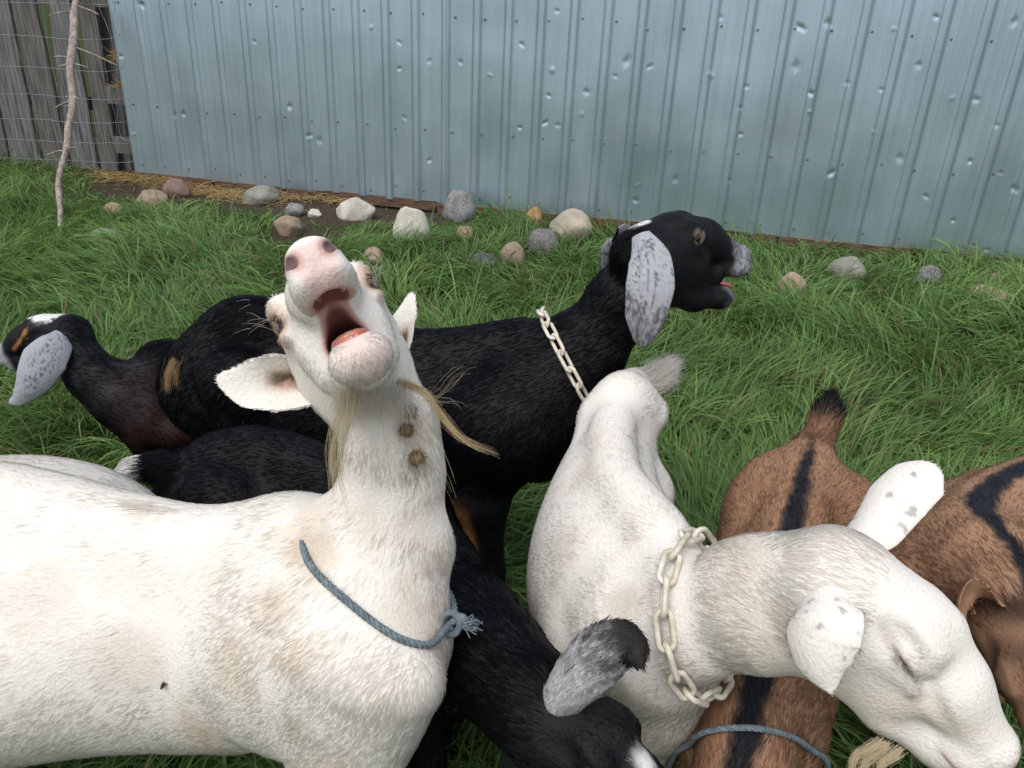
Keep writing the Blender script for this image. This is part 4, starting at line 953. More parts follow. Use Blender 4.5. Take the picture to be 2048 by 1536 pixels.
def board(name, corners, thick, mt, parent, base, seed, n=14, rough=.006, back=None):
    """corners: bottom a, bottom b, top a, top b in the wall frame (along, up) at offset `back`"""
    rg = np.random.default_rng(seed); (a0, a1), (b0, b1), (c0, c1), (d0, d1) = corners
    V = []; 
    wob = [np.cumsum(rg.normal(0, rough * .5, n)) for _ in range(3)]
    for i in range(n):
        t = i / (n - 1); l = (a0 + (c0 - a0) * t + wob[0][i], a1 + (c1 - a1) * t); r = (b0 + (d0 - b0) * t + wob[1][i], b1 + (d1 - b1) * t); o = back + wob[2][i] * .4
        bev = .004
        ring = [(l[0] + bev, l[1], o), (r[0] - bev, r[1], o), (r[0], r[1], o - bev), (r[0], r[1], o - thick), (l[0], l[1], o - thick), (l[0], l[1], o - bev)]
        V += [wpt(*q) for q in ring]
    f = [[i * 6 + k, i * 6 + (k + 1) % 6, (i + 1) * 6 + (k + 1) % 6, (i + 1) * 6 + k] for i in range(n - 1) for k in range(6)] + [list(range(6))[::-1], [(n - 1) * 6 + k for k in range(6)]]
    V = np.array(V); o0 = V[0].copy()
    return obj(name, mesh_data(name, V - o0, f, False), mt, parent, o0 - base if parent else o0)
# sill boards under the sheets
ss0 = -.02
for k in range(10):
    ln = dr.uniform(.55, 1.0); s1 = ss0 + ln; th_ = dr.uniform(.05, .075); z0 = WL[2] - th_ + dr.uniform(-.012, .004); f_ = dr.uniform(.012, .03)
    o = board('sill_board', [(ss0, z0), (ss0, z0 + th_ + .012), (s1 - .008, z0 + dr.uniform(-.01, .01)), (s1 - .008, z0 + th_ + .012)], .08, M['wood_brown'], shed, WL, 40 + k, n=8, rough=.006, back=f_)
    ss0 = s1
# frame rails of the shed seen past its end
for zc in (.60, .27, 1.2): board('frame_rail', [(-.16, zc), (1.2, zc), (-.17, zc + .11), (1.2, zc + .11)], .04, M['wood_grey2'], shed, WL, int(zc * 100), n=3, rough=.002, back=-.02)
board('corner_post', [(-.06, .0), (.06, .0), (-.07, 2.7), (.06, 2.7)], .1, M['wood_grey2'], shed, WL, 88, n=8, rough=.003, back=-.075)

# the old board fence
fence = empty('board_fence', wpt(-.6, .1, -.16)); tag(fence, 'old weathered grey board fence with gaps and leaning planks', 'fence'); fb = np.array(fence.location)
def wq(zx, zy, off): s_, z_, _ = on_wall(zx / 4.389, zy / 4.389, off); return s_, z_
PL = [((75, 1390), (130, 1370), (-10, 700), (0, 690), .0),
      ((95, 1390), (345, 1400), (-170, 0), (70, 0), .0),
      ((392, 1400), (600, 1420), (130, 0), (295, 0), .03),
      ((590, 1440), (845, 1440), (385, 0), (585, 0), .0),
      ((885, 1440), (1025, 1440), (690, 0), (838, 0), .02),
      ((1000, 1440), (1150, 1440), (848, 0), (965, 0), -.06)]
for k, (a, b_, c, d, o) in enumerate(PL):
    off = -.16 + o; A, B_, C_, D_ = (wq(*q, off) for q in (a, b_, c, d))
    if k == 0: A, B_, C_, D_ = wq(-200, 1380, off), wq(75, 1390, off), wq(-480, 0, off), wq(-215, 0, off)
    ex = (2.0 - A[1]) / (C_[1] - A[1]); g0 = (A[1] - .10 - A[1]) / (C_[1] - A[1])
    def L_(p, q, t): return (p[0] + (q[0] - p[0]) * t, p[1] + (q[1] - p[1]) * t)
    board('plank', [L_(A, C_, g0), L_(B_, D_, g0), L_(A, C_, ex), L_(B_, D_, ex + dr.uniform(-.03, .03))], .024, M['wood_grey'] if k % 2 else M['wood_grey2'], fence, fb, 60 + k, n=16, rough=.007, back=off)
s_ = wq(-260, 1380, -.16)[0]
for k in range(7):
    w_ = dr.uniform(.16, .24); s2 = s_ - w_; board('plank', [(s2, .05), (s_ - .02, .05), (s2 - .35, 2 + dr.uniform(-.1, .1)), (s_ - .37, 2 + dr.uniform(-.1, .1))], .024, M['wood_grey2'] if k % 2 else M['wood_grey'], fence, fb, 80 + k, n=12, rough=.007, back=-.16 + dr.uniform(-.02, .02)); s_ = s2
for zc in (.5, 1.35): board('rail', [(-2.9, zc), (-.02, zc + .02), (-2.9, zc + .09), (-.02, zc + .11)], .05, M['wood_grey2'], fence, fb, 99, n=10, rough=.003, back=-.225)

# wire netting in front of it
M['wire'] = simple_mat('zinc wire', (.22, .23, .25), (.42, .44, .47), 30, .45, 0, metallic=.6)
wire = empty('wire_netting', wpt(-.5, .1, .02)); tag(wire, 'square wire netting strung in front of the grey board fence', 'wire netting'); wb = np.array(wire.location)
def zoomline(pts, off): return np.array([wpt(*wq(x, y, off), off) for x, y in pts])
def wire_part(name, pts, r):
    v, f = tube(pts, r, 5); obj(name, mesh_data(name, v - wb, f, True), M['wire'], wire)
HW = [(305, 318, 345, 345, 300), (580, 590, 612, 630, 575), (825, 828, 858, 875, 850), (1040, 1045, 1072, 1080, 1040), (1220, 1232, 1250, 1255, 1240), (1385, 1398, 1405, 1425, 1405), (20, 25, 30, 40, 5), (-240, -235, -230, -225, -240)]
for (a, b_, c, d, e) in HW:
    end = 1000 + .12 * a; pts = [(-1800, a - 20), (-700, a - 8), (0, a), (330, b_), (600, c), (880, d), (end - 40, (d + e) / 2 + 10), (end + 15, e)]
    wire_part('line_wire', spline(zoomline(pts, .02 + .0), 60) + dr.normal(0, .0012, (60, 3)), .0019)
VW = [[(-60, -300), (30, 0), (110, 300), (205, 580), (260, 800), (300, 1000), (340, 1300), (350, 1420)], [(330, -300), (380, 100), (450, 560), (500, 760), (540, 1050), (575, 1300), (590, 1420)],
      [(540, -300), (600, 100), (690, 610), (750, 860), (790, 1070), (830, 1300), (845, 1430)], [(760, -300), (820, 40), (880, 350), (930, 620), (975, 870), (1020, 1080), (1032, 1420)],
      [(-330, -300), (-180, 200), (-60, 700), (20, 1200), (40, 1420)], [(-560, -300), (-400, 300), (-280, 800), (-190, 1420)], [(860, 30), (900, 140), (960, 280), (1000, 420), (1030, 640), (1030, 980), (1060, 1200), (1150, 1240)]]
for pl in VW: wire_part('stay_wire', spline(zoomline(pl, .021), 40) + dr.normal(0, .0015, (40, 3)), .0017)

# the dead sapling standing in front of the netting
M['bark'] = simple_mat('dry bare wood', (.16, .12, .10), (.42, .36, .32), 14, .85, .6, stretch=(3, 3, .5), detail=8, bdist=.006)
bp0 = on_ground(118, 478); 
def stick_pt(u, v): 
    t = np.clip((478 - v) / 500, 0, 1.6); dd = (bp0 - CC) @ CF; d1 = (wpt(-.45, 1.3, .10) - CC) @ CF; return P(u, v, dd + (d1 - dd) * t)
tp = [(118, 490), (118, 475), (120, 393), (131, 307), (138, 239), (143, 154), (150, 68), (154, -20), (157, -110), (163, -220)]
line = spline([stick_pt(*q) for q in tp], 46); rd = np.interp(np.linspace(0, 1, 46), [0, .1, .4, .7, 1], [.011, .013, .020, .026, .022]) * (1 + dr.normal(0, .06, 46)); line = line + np.stack([.012 * np.sin(np.linspace(0, 17, 46)) + .007 * np.sin(np.linspace(0, 41, 46)), 0 * rd, 0 * rd], 1)
pole = empty('dead_sapling', bp0); tag(pole, 'bare dead sapling with twig stubs planted upright in the grass', 'pole')
v, f = tube(line, rd, 12); obj('trunk', mesh_data('trunk', v - bp0, f, True), M['bark'], pole)
TW = [((630, 100), (485, 140)), ((705, 60), (800, 100), (905, 130)), ((700, 430), (850, 490), (1035, 575)), ((610, 505), (455, 500)), ((600, 560), (530, 585)), ((670, 565), (750, 600)), ((590, 850), (540, 850)), ((640, 855), (710, 880)),
      ((590, 895), (535, 940)), ((590, 930), (645, 940)), ((580, 1050), (540, 1075)), ((610, 1040), (660, 1070)), ((560, 1330), (480, 1330), (415, 1365)), ((600, 1300), (650, 1290)), ((640, -60), (540, -120)), ((700, -150), (820, -200))]
for q in TW:
    i0 = stick_pt(q[0][0] / 4.389, q[0][1] / 4.389); pts = [i0] + [stick_pt(x / 4.389, y / 4.389) + WN * dr.uniform(-.03, .06) for x, y in q[1:]]
    if len(pts) == 2: pts.insert(1, (pts[0] + pts[1]) / 2 + dr.normal(0, .006, 3))
    pts.insert(0, i0 - (pts[1] - i0) * .15)
    v, f = tube(spline(pts, 10), np.linspace(.007, .003, 10), 6); obj('twig', mesh_data('twig', v - bp0, f, True), M['bark'], pole)
# ------------------------------------------------------------------ stones along the shed
def stone_mat(name, c0, c1, spk=None, scale=14):
    m, nt, b = mat(name); nz = noise_tex(nt, scale, 8, .65); r = ramp(nt, nz.outputs['Fac'], [(.3, c0), (.68, c1)]); out = r.outputs[0]
    n2 = noise_tex(nt, 170, 3)
    rr = ramp(nt, n2.outputs['Fac'], [(.40, (.45, .45, .45)), (.56, (1.1, 1.1, 1.1))] if spk else [(.35, (.8, .8, .8)), (.6, (1.05, 1.05, 1.05))])
    mx = node(nt, 'ShaderNodeMix', data_type='RGBA', blend_type='MULTIPLY'); mx.inputs[0].default_value = 1; nt.links.new(out, mx.inputs[6]); nt.links.new(rr.outputs[0], mx.inputs[7])
    nt.links.new(mx.outputs[2], b.inputs['Base Color']); b.inputs['Roughness'].default_value = .88; b.inputs['Specular IOR Level'].default_value = .2
    bp = node(nt, 'ShaderNodeBump'); bp.inputs['Strength'].default_value = .6; bp.inputs['Distance'].default_value = .006; nt.links.new(nz.outputs['Fac'], bp.inputs['Height']); nt.links.new(bp.outputs[0], b.inputs['Normal'])
    return m
SM = dict(red=stone_mat('reddish stone', (.16, .10, .09), (.28, .19, .17)), tan=stone_mat('tan stone', (.22, .16, .11), (.38, .30, .22)), grey=stone_mat('grey speckled stone', (.17, .165, .165), (.36, .35, .35), True),
          pale=stone_mat('pale limestone', (.42, .39, .33), (.66, .63, .56)), green=stone_mat('greenish grey stone', (.17, .17, .14), (.32, .32, .28)), orange=stone_mat('orange stone', (.30, .17, .07), (.42, .27, .13)),
          dark=stone_mat('dark slate', (.06, .065, .075), (.16, .17, .19)), cream=stone_mat('cream and grey stone', (.22, .20, .19), (.58, .50, .38), scale=5), speck=stone_mat('dark speckled stone', (.10, .10, .10), (.30, .29, .28), True), pink=stone_mat('pinkish stone', (.30, .20, .16), (.48, .37, .30)))
def sphere_grid(nu=30, nv=18):
    v = [(0, 0, 1)]; f = []
    for i in range(1, nv):
        for k in range(nu):
            a, b = math.pi * i / nv, 2 * math.pi * k / nu; v.append((math.sin(a) * math.cos(b), math.sin(a) * math.sin(b), math.cos(a)))
    v.append((0, 0, -1)); n = len(v)
    for k in range(nu): f.append([0, 1 + k, 1 + (k + 1) % nu]); f.append([n - 1, n - 1 - nu + (k + 1) % nu, n - 1 - nu + k])
    for i in range(nv - 2):
        for k in range(nu): f.append([1 + i * nu + k, 1 + (i + 1) * nu + k, 1 + (i + 1) * nu + (k + 1) % nu, 1 + i * nu + (k + 1) % nu])
    return np.array(v), f
SV, SF = sphere_grid()
ST = [(355, 378, 54, 36, 'red', .2, 'smooth reddish brown stone on straw close under the shed wall'),
      (303, 398, 66, 34, 'tan', .8, 'flat cracked tan rock in the grass below the reddish stone'),
      (523, 390, 78, 34, 'green', .35, 'flat greenish grey stone at the edge of the bare soil'),
      (556, 378, 46, 24, 'tan', .5, 'tan stone wedged between the greenish flat stone and the sill'),
      (590, 419, 40, 24, 'grey', .5, 'small grey stone lying on the bare soil'),
      (630, 426, 30, 17, 'pale', .7, 'smallest whitish stone lying on the bare soil'),
      (580, 450, 66, 44, 'tan', .75, 'blocky tan rock where the bare soil meets the grass'),
      (712, 416, 94, 44, 'pale', 1.0, 'long angular white rock beside the bare soil'),
      (780, 402, 36, 20, 'pink', .4, 'small pinkish stone against the sill behind the white rock'),
      (822, 447, 76, 82, 'pale', .9, 'tall pale upright rock left of the round grey stone'),
      (918, 414, 68, 62, 'grey', .18, 'round grey speckled stone like a ball in the grass'),
      (930, 467, 42, 30, 'tan', .4, 'small tan stone in the grass below the round grey one'),
      (1067, 434, 36, 34, 'orange', .3, 'small orange stone beside the cream and grey boulder'),
      (1140, 449, 86, 56, 'cream', .35, 'large cream and grey boulder near the black goat\'s head'),
      (1088, 482, 66, 50, 'speck', .4, 'dark mottled stone just below the cream boulder'),
      (1025, 509, 54, 46, 'tan', .5, 'brownish tan stone in tall grass left of the mottled stone'),
      (965, 523, 62, 34, 'dark', .4, 'dark bluish slate stone low in the grass'),
      (1690, 537, 76, 44, 'green', .3, 'dull grey brown stone sunk in grass under the wall'),
      (1583, 567, 58, 44, 'pink', .5, 'pale stone half hidden in grass by the black goat\'s muzzle'),
      (1850, 553, 56, 42, 'speck', .5, 'dark stone with white flecks in the grass under the wall'),
      (1985, 590, 96, 40, 'pink', 1.0, 'broken pinkish flat rock near the picture edge'),
      (1992, 556, 32, 20, 'pink', .5, 'small pinkish stone just above the broken flat rock'),
      (2042, 547, 34, 28, 'tan', .4, 'small tan stone cut by the picture edge'),
      (215, 470, 60, 26, 'green', .4, 'low grey stone overgrown by grass near the dead sapling'),
      (228, 415, 40, 18, 'tan', .5, 'tiny brown stone overgrown by grass below the straw'),
      (745, 513, 44, 36, 'pink', .5, 'pinkish stone in the grass above the bleating goat\'s brow')]
for k, (u, v_, pw, ph, mk, ang, lab) in enumerate(ST):
    rg = np.random.default_rng(200 + k); g = on_ground(u, v_ + ph * .42); d = (g - CC) @ CF; R_ = pw * .5 * d / FPX; H_ = ph * .5 * d / FPX * 1.2
    v = SV.copy()
    nrm = unit(rg.normal(size=(14, 3)))
    for q in nrm:                                    # chip flat faces off
        lim = 1 - (.25 + .75 * ang) * rg.uniform(.12, .46); dd = v @ q; v = v - np.clip(dd - lim, 0, None)[:, None] * q * .85
    v = v * (1 + .26 * (fbm(SV + k * 7.3, 1.6, k) - .5)[:, None] + .10 * (fbm(SV + k * 3.1, 5, k) - .5)[:, None])
    v = v * np.array([R_, R_ * rg.uniform(.75, 1.0), H_ * 1.12]); a = rg.uniform(-.3, .3); ca, sa = math.cos(a), math.sin(a)
    v = v @ np.array([[ca, sa, 0], [-sa, ca, 0], [0, 0, 1]]); rx = rg.normal(0, .15); v = v @ np.array([[math.cos(rx), 0, math.sin(rx)], [0, 1, 0], [-math.sin(rx), 0, math.cos(rx)]])
    o = obj('stone', mesh_data('stone', v, SF, True), SM[mk], None, g + Z3 * H_ * .50); tag(o, lab, 'stone', 'field stones along the shed')
# ------------------------------------------------------------------ grass and straw
def build_grass(n, seed=5):
    rg = np.random.default_rng(seed)
    # more blades where the ground is near the eye
    m_ = int(n * 5.2); y = .25 + 6.6 * rg.random(m_) ** 1.25; x = rg.uniform(-1, 1, m_) * (1.1 + .82 * y)
    al = np.stack([x, y], 1); s_ = (al - WL[:2]) @ WN[:2]; sa = (al - WL[:2]) @ WT[:2]
    ok = (s_ > .012) | ((sa < -.05) & (s_ > -1.4))
    dd = np.sqrt(x * x + (y - 0) ** 2 + 1.4)
    keep = rg.random(m_) < np.clip(1.6 / dd ** .9, .12, 1)
    br = bare(al); ok &= keep & (rg.random(m_) > br * .985)
    # thinner, patchy cover near the stones
    x, y, s_, sa = x[ok], y[ok], s_[ok], sa[ok]
    if len(x) > n: x, y, s_, sa = x[:n], y[:n], s_[:n], sa[:n]
    n = len(x); p3 = np.stack([x, y, np.zeros(n)], 1)
    # tufts: every blade leans away from its tuft's heart and with the lie of the sward
    cs = .15; ci = np.floor(p3[:, :2] / cs).astype(np.int64); best = np.full(n, 9.); cx = np.zeros((n, 2)); cid = np.zeros(n)
    for dx in (-1, 0, 1):
        for dy in (-1, 0, 1):
            a, b = ci[:, 0] + dx, ci[:, 1] + dy; z_ = np.zeros_like(a)
            c = np.stack([(a + hsh(a, b, z_, 1)) * cs, (b + hsh(a, b, z_, 2)) * cs], 1); d = np.linalg.norm(p3[:, :2] - c, axis=1)
            u = d < best; best = np.where(u, d, best); cx = np.where(u[:, None], c, cx); cid = np.where(u, hsh(a, b, z_, 3), cid)
    rad = p3[:, :2] - cx
    th = 2 * math.pi * (fbm(p3, 1.1, 4, 2) * 2.2) + .6
    lie = np.stack([np.cos(th), np.sin(th)], 1)
    dirv = unit(rad / (best[:, None] + .02) * .8 + lie * 1.0 + rg.normal(0, .45, (n, 2)))
    near = sstep(3.8, 1.5, np.hypot(x, y))
    L = (.085 + .13 * rg.random(n)) * (.65 + .7 * cid) * (.8 + .5 * fbm(p3, 1.3, 9, 2))
    L = np.where(s_ < .5, L * (.75 + .6 * rg.random(n)), L)
    L = L * (1 - .62 * bare(p3[:, :2], 1.9)) * (.72 + .28 * sstep(.1, 1.3, s_))
    tallr = rg.random(n) < .02; L = np.where(tallr, L * 1.5, L)
    W_ = rg.uniform(.0017, .0034, n) * (1 + .25 * (np.hypot(x, y) > 3))
    lean = np.clip(.85 + .6 * fbm(p3, 2.3, 12, 2) + rg.normal(0, .22, n), .15, 1.5) ; lean = np.where(tallr, lean * .5, lean)
    z0 = ground_z(x, y) - .008
    d3 = np.concatenate([dirv, np.zeros((n, 1))], 1); sd = np.stack([-dirv[:, 1], dirv[:, 0], np.zeros(n)], 1)
    sd = unit(sd + rg.normal(0, .5, (n, 3)))
    root = np.stack([x, y, z0], 1); seg = 4; pts = [root]; a0 = .18 * lean; cur = root
    for i in range(seg):
        an = a0 + lean * (i + .6) / seg * 1.35; cur = cur + (d3 * np.sin(an)[:, None] + Z3 * np.cos(an)[:, None]) * (L / seg)[:, None]; pts.append(cur)
    pts = np.stack(pts, 1); gz = ground_z(pts[:, :, 0], pts[:, :, 1]); pts[:, :, 2] = np.maximum(pts[:, :, 2], gz + .006)
    # keep blades out of the shed
    so_ = (pts - WL) @ WN; inn = ((pts - WL) @ WT > -.03) & (so_ < .035); pts = pts + WN * np.where(inn, .035 - so_, 0)[..., None] * (s_ > 0)[:, None, None]
    wd = np.array([.8, 1, .9, .62, 0])
    Lf = pts[:, :4] - sd[:, None] * (W_[:, None] * wd[None, :4])[..., None]; Rt = pts[:, :4] + sd[:, None] * (W_[:, None] * wd[None, :4])[..., None]
    V = np.concatenate([Lf, Rt, pts[:, 4:5]], 1)             # 9 verts
    b0 = np.arange(n)[:, None] * 9
    quads = np.concatenate([b0 + np.array([i, 4 + i, 5 + i, 1 + i]) for i in range(3)], 0); tris = b0 + np.array([3, 7, 8])
    g1_ = np.array([.095, .185, .048]); g2_ = np.array([.225, .36, .10]); g3_ = np.array([.145, .255, .115]); dry = np.array([.27, .21, .10])
    t = np.clip(fbm(p3, 2.0, 21, 3) * .9 + cid * .35 + rg.normal(0, .2, n) - .15, 0, 1)[:, None]; c = g1_ * (1 - t) + g2_ * t
    cool = (rg.random(n) < .35)[:, None]; c = np.where(cool, c * .6 + g3_ * .4, c)
    dr_ = (rg.random(n) < .03 + .08 * (fbm(p3, 1.6, 33, 2) > .62)); c = np.where(dr_[:, None], dry * rg.uniform(.5, 1.1, n)[:, None], c)
    c = c * rg.uniform(.7, 1.3, n)[:, None]
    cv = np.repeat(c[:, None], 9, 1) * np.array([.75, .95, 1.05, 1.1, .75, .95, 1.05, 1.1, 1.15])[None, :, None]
    me = bpy.data.meshes.new('grass'); me.vertices.add(n * 9); me.vertices.foreach_set('co', V.astype(np.float32).ravel())
    li = np.concatenate([quads.ravel(), tris.ravel()]).astype(np.int32); me.loops.add(len(li)); me.loops.foreach_set('vertex_index', li)
    nq, ntri = len(quads), len(tris); me.polygons.add(nq + ntri)
    me.polygons.foreach_set('loop_start', np.concatenate([np.arange(nq) * 4, nq * 4 + np.arange(ntri) * 3]).astype(np.int32)); me.update(calc_edges=True)
    me.polygons.foreach_set('use_smooth', np.ones(nq + ntri, bool))
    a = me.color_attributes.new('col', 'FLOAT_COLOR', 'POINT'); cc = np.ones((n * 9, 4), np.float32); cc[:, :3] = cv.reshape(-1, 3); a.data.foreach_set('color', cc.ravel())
    me.update(); return me, n
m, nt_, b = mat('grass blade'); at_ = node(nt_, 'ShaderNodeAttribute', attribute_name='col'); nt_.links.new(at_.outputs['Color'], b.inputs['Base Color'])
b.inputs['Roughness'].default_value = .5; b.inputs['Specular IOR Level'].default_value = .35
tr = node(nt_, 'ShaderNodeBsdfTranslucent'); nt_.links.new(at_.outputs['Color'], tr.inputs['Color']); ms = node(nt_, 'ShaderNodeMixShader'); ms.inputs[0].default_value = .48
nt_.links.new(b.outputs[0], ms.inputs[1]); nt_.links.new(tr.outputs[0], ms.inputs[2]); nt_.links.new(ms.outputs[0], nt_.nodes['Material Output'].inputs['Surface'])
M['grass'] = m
if STAGE != 'clay':
    gm, gn = build_grass(205000 if STAGE == 'full' else 60000)
    tag(obj('grass', gm, M['grass']), 'long soft green pasture grass lying in swirling tufts', 'grass', kind='stuff'); print('grass blades', gn)
# straw spilled along the sill
M['straw'] = attr_mat('straw', rough=.6, spec=.3)
sr = np.random.default_rng(8); smb = MB()
for (u, v_, n_, R_) in ((275, 358, 260, .24), (330, 362, 100, .2), (455, 388, 300, .26), (520, 400, 90, .2), (700, 402, 60, .15), (400, 372, 140, .2), (600, 395, 60, .2)):
    c = on_ground(u, v_)
    for _ in range(n_):
        q = c + WT * sr.normal(0, R_ * .7) + WN * abs(sr.normal(0, .10)); s_ = (q - WL) @ WN
        if s_ < .03: q = q + WN * (.05 - s_)
        q[2] = ground_z(q[0], q[1]) + .006 + abs(sr.normal(0, .016)); a = sr.uniform(0, 2 * math.pi); l = sr.uniform(.02, .085); dv = np.array([math.cos(a), math.sin(a), sr.normal(0, .22)]) * l
        smb.tube([q - dv, q + sr.normal(0, .006, 3), q + dv], .0017, 4, False, np.array([.42, .29, .12]) * sr.uniform(.45, 1.15))
tag(obj('straw', smb.data('straw'), M['straw']), 'loose golden straw scattered along the foot of the shed', 'straw', kind='stuff')
# wisps of straw caught at the shed's corner
for k, (u, v_, lab) in enumerate(((232, 110, 'upper wisp of golden straw stuck behind the shed corner'), (240, 172, 'lower wisp of golden straw stuck behind the shed corner'))):
    _, _, c = on_wall(u, v_, -.03); mb = MB()
    for _ in range(45):
        dv = np.array([sr.normal(0, .05), sr.normal(0, .015), sr.normal(0, .035)]); mb.tube([-dv * .2, dv * .4 + sr.normal(0, .006, 3), dv], .0016, 4, False, np.array([.46, .30, .11]) * sr.uniform(.6, 1.2))
    tag(obj('straw_wisp', mb.data('straw_wisp'), M['straw'], None, c), lab, 'straw')
# ------------------------------------------------------------------ collars, beards, burrs
def ring_on(body, cen, nrm, off, n=120, rmax=.30, k=9, cap=9.):
    nrm = unit(nrm); e1 = unit(np.cross(nrm, CU)); e2 = np.cross(nrm, e1); th = np.arange(n) / n * 2 * math.pi; dv = np.cos(th)[:, None] * e1 + np.sin(th)[:, None] * e2
    ts = np.linspace(0.005, rmax, 160); pts = cen + dv[:, None] * ts[None, :, None]; val = body.value(pts.reshape(-1, 3)).reshape(n, -1)
    ins = val < off; first = np.where(ins.all(1), ts.size - 1, np.argmin(ins, 1)); r = np.minimum(ts[first], np.where(dv @ CU > -.55, cap, cap * 1.28))
    kern = np.hanning(k + 2)[1:-1]; kern /= kern.sum(); rp = np.concatenate([r[-k:], r, r[:k]]); r = np.convolve(rp, kern, 'same')[k:-k]
    return cen + dv * r[:, None], dv
def resample(loop, step):
    q = np.vstack([loop, loop[:1]]); L = np.concatenate([[0], np.cumsum(np.linalg.norm(np.diff(q, axis=0), axis=1))]); n = int(round(L[-1] / step)); n += n % 2
    s = np.arange(n) / n * L[-1]; return np.stack([np.interp(s, L, q[:, i]) for i in range(3)], 1), L[-1] / n
def plane3(a, b, c): return unit(np.cross(b - a, c - a))
def hit(goat, u, v, lo=.4, hi=2.2):
    ts = np.linspace(lo, hi, 1400); r = ray(u, v); val = goat.B.value(CC + ts[:, None] * r); i = np.argmax(val < 0); return CC + ts[i] * r, ts[i]
M['plastic'] = simple_mat('ivory plastic', (.44, .37, .25), (.76, .73, .64), 60, .42, .12, spec=.5)
def chain_collar(goat, a, b, c, cen, label, pitch=.034, wire_r=.0034, off=.006, cap=9.):
    nn = plane3(a, b, c); cen = cen - nn * ((cen - a) @ nn); loop, _ = ring_on(goat.B, cen, nn, off, cap=cap); pts, st = resample(loop, pitch)
    th = np.arange(20) / 20 * 2 * math.pi; rr = .0088; hl = st / 2 - rr + wire_r * 1.15 + .0
    path = np.stack([np.cos(th) * rr + np.sign(np.cos(th)) * hl, np.sin(th) * rr, 0 * th], 1); v, f = tube(path, wire_r, 8, False, closed=True)
    me = mesh_data('link', v, f, True); me.materials.append(M['plastic'])
    root = empty('chain_collar', cen); tag(root, label, 'chain')
    n = len(pts)
    for i in range(n):
        t = unit(pts[(i + 1) % n] - pts[i - 1]); out = pts[i] - cen; out = unit(out - t * (out @ t)); sd = np.cross(out, t)
        ang = math.radians(48 if i % 2 else -42) + RNG.normal(0, .12); y = sd * math.cos(ang) + out * math.sin(ang); z = np.cross(t, y)
        o = bpy.data.objects.new('link', me); m_ = Matrix.Identity(4)
        for r_ in range(3): m_[r_][0] = t[r_]; m_[r_][1] = y[r_]; m_[r_][2] = z[r_]; m_[r_][3] = (pts[i] + out * .003 - cen)[r_]
        o.matrix_local = m_; o.parent = root; COL.objects.link(o)
chain_collar(g2, P(1366, 1082, .88), P(1302, 1240, .80), P(1400, 1385, .86), P(1385, 1230, .875), 'ivory plastic chain round the neck of the white goat with closed eyes', cap=.102)
chain_collar(g3, P(1092, 640, 1.45), P(1130, 720, 1.36), P(1170, 790, 1.44), P(1135, 725, 1.445), 'ivory plastic chain round the neck of the black goat')
M['rope'] = simple_mat('blue grey twine', (.10, .135, .155), (.22, .27, .295), 120, .9, .5)
def rope_collar(goat, loop, label, r=.0038, knot=None):
    n = 260; q = np.vstack([loop, loop[:1]]); L = np.concatenate([[0], np.cumsum(np.linalg.norm(np.diff(q, axis=0), axis=1))]); s = np.linspace(0, L[-1], n, endpoint=False); pts = np.stack([np.interp(s, L, q[:, i]) for i in range(3)], 1)
    t, a, b = frames(pts, True); cen = pts.mean(0); root = empty('rope_collar', cen); tag(root, label, 'rope'); tw = round(L[-1] / .020)
    for k in range(3):
        ph = s / L[-1] * 2 * math.pi * tw + k * 2.094
        v, f = tube(pts + (np.cos(ph)[:, None] * a + np.sin(ph)[:, None] * b) * r * .52, r * .60, 6, False, closed=True)
        obj('strand', mesh_data('strand', v - cen, f, True), M['rope'], root)
    if knot is not None:
        kp = pts[np.argmin(np.linalg.norm(pts - knot, axis=1))]; kd = unit(kp - CC); mb = MB()
        th = np.linspace(0, 2 * math.pi * 1.9, 50); e1, e2 = unit(CR), unit(CU)
        mb.tube(kp + np.stack([np.cos(th) * .010, np.sin(th * .5) * .005, np.sin(th) * .012], 1) @ np.stack([e1, kd, e2]), .0042, 6)
        mb.tube(spline([kp, kp + e1 * .012 + e2 * .008, kp + e1 * .020 - e2 * .004], 8), .0042, 6)
        obj('knot', mb.data('knot') if False else mesh_data('knot', np.concatenate(mb.v) - cen, mb.f, True), M['rope'], root)
        fm = MB()
        for _ in range(70):
            d_ = unit(e1 * .9 + e2 * RNG.normal(.1, .45) + kd * RNG.normal(0, .4)); st = kp + e1 * .016 + RNG.normal(0, .003, 3); fm.tube([st, st + d_ * .007, st + d_ * RNG.uniform(.010, .017) + RNG.normal(0, .002, 3)], .0007, 3, False)
        obj('frayed_end', mesh_data('frayed_end', np.concatenate(fm.v) - cen, fm.f, True), M['rope'], root)
a, b, c = P(642, 1045, .87), P(765, 1243, .775), P(912, 1245, .85); nn = plane3(a, b, c); cen = P(775, 1160, .865); cen = cen - nn * ((cen - a) @ nn)
lp, _ = ring_on(g1.B, cen, nn, .004, cap=.108); rope_collar(g1, lp, 'blue grey twine tied round the neck of the bleating goat', knot=P(908, 1250, .84))
a, b, c = P(1420, 1500, .95), P(1490, 1450, .86), P(1560, 1505, .93); nn = plane3(a, b, c); cen = P(1492, 1520, .915); cen = cen - nn * ((cen - a) @ nn)
lp, _ = ring_on(g6.B, cen, nn, .004); rope_collar(g6, lp, 'blue grey twine round the neck of the chestnut goat', r=.0036)
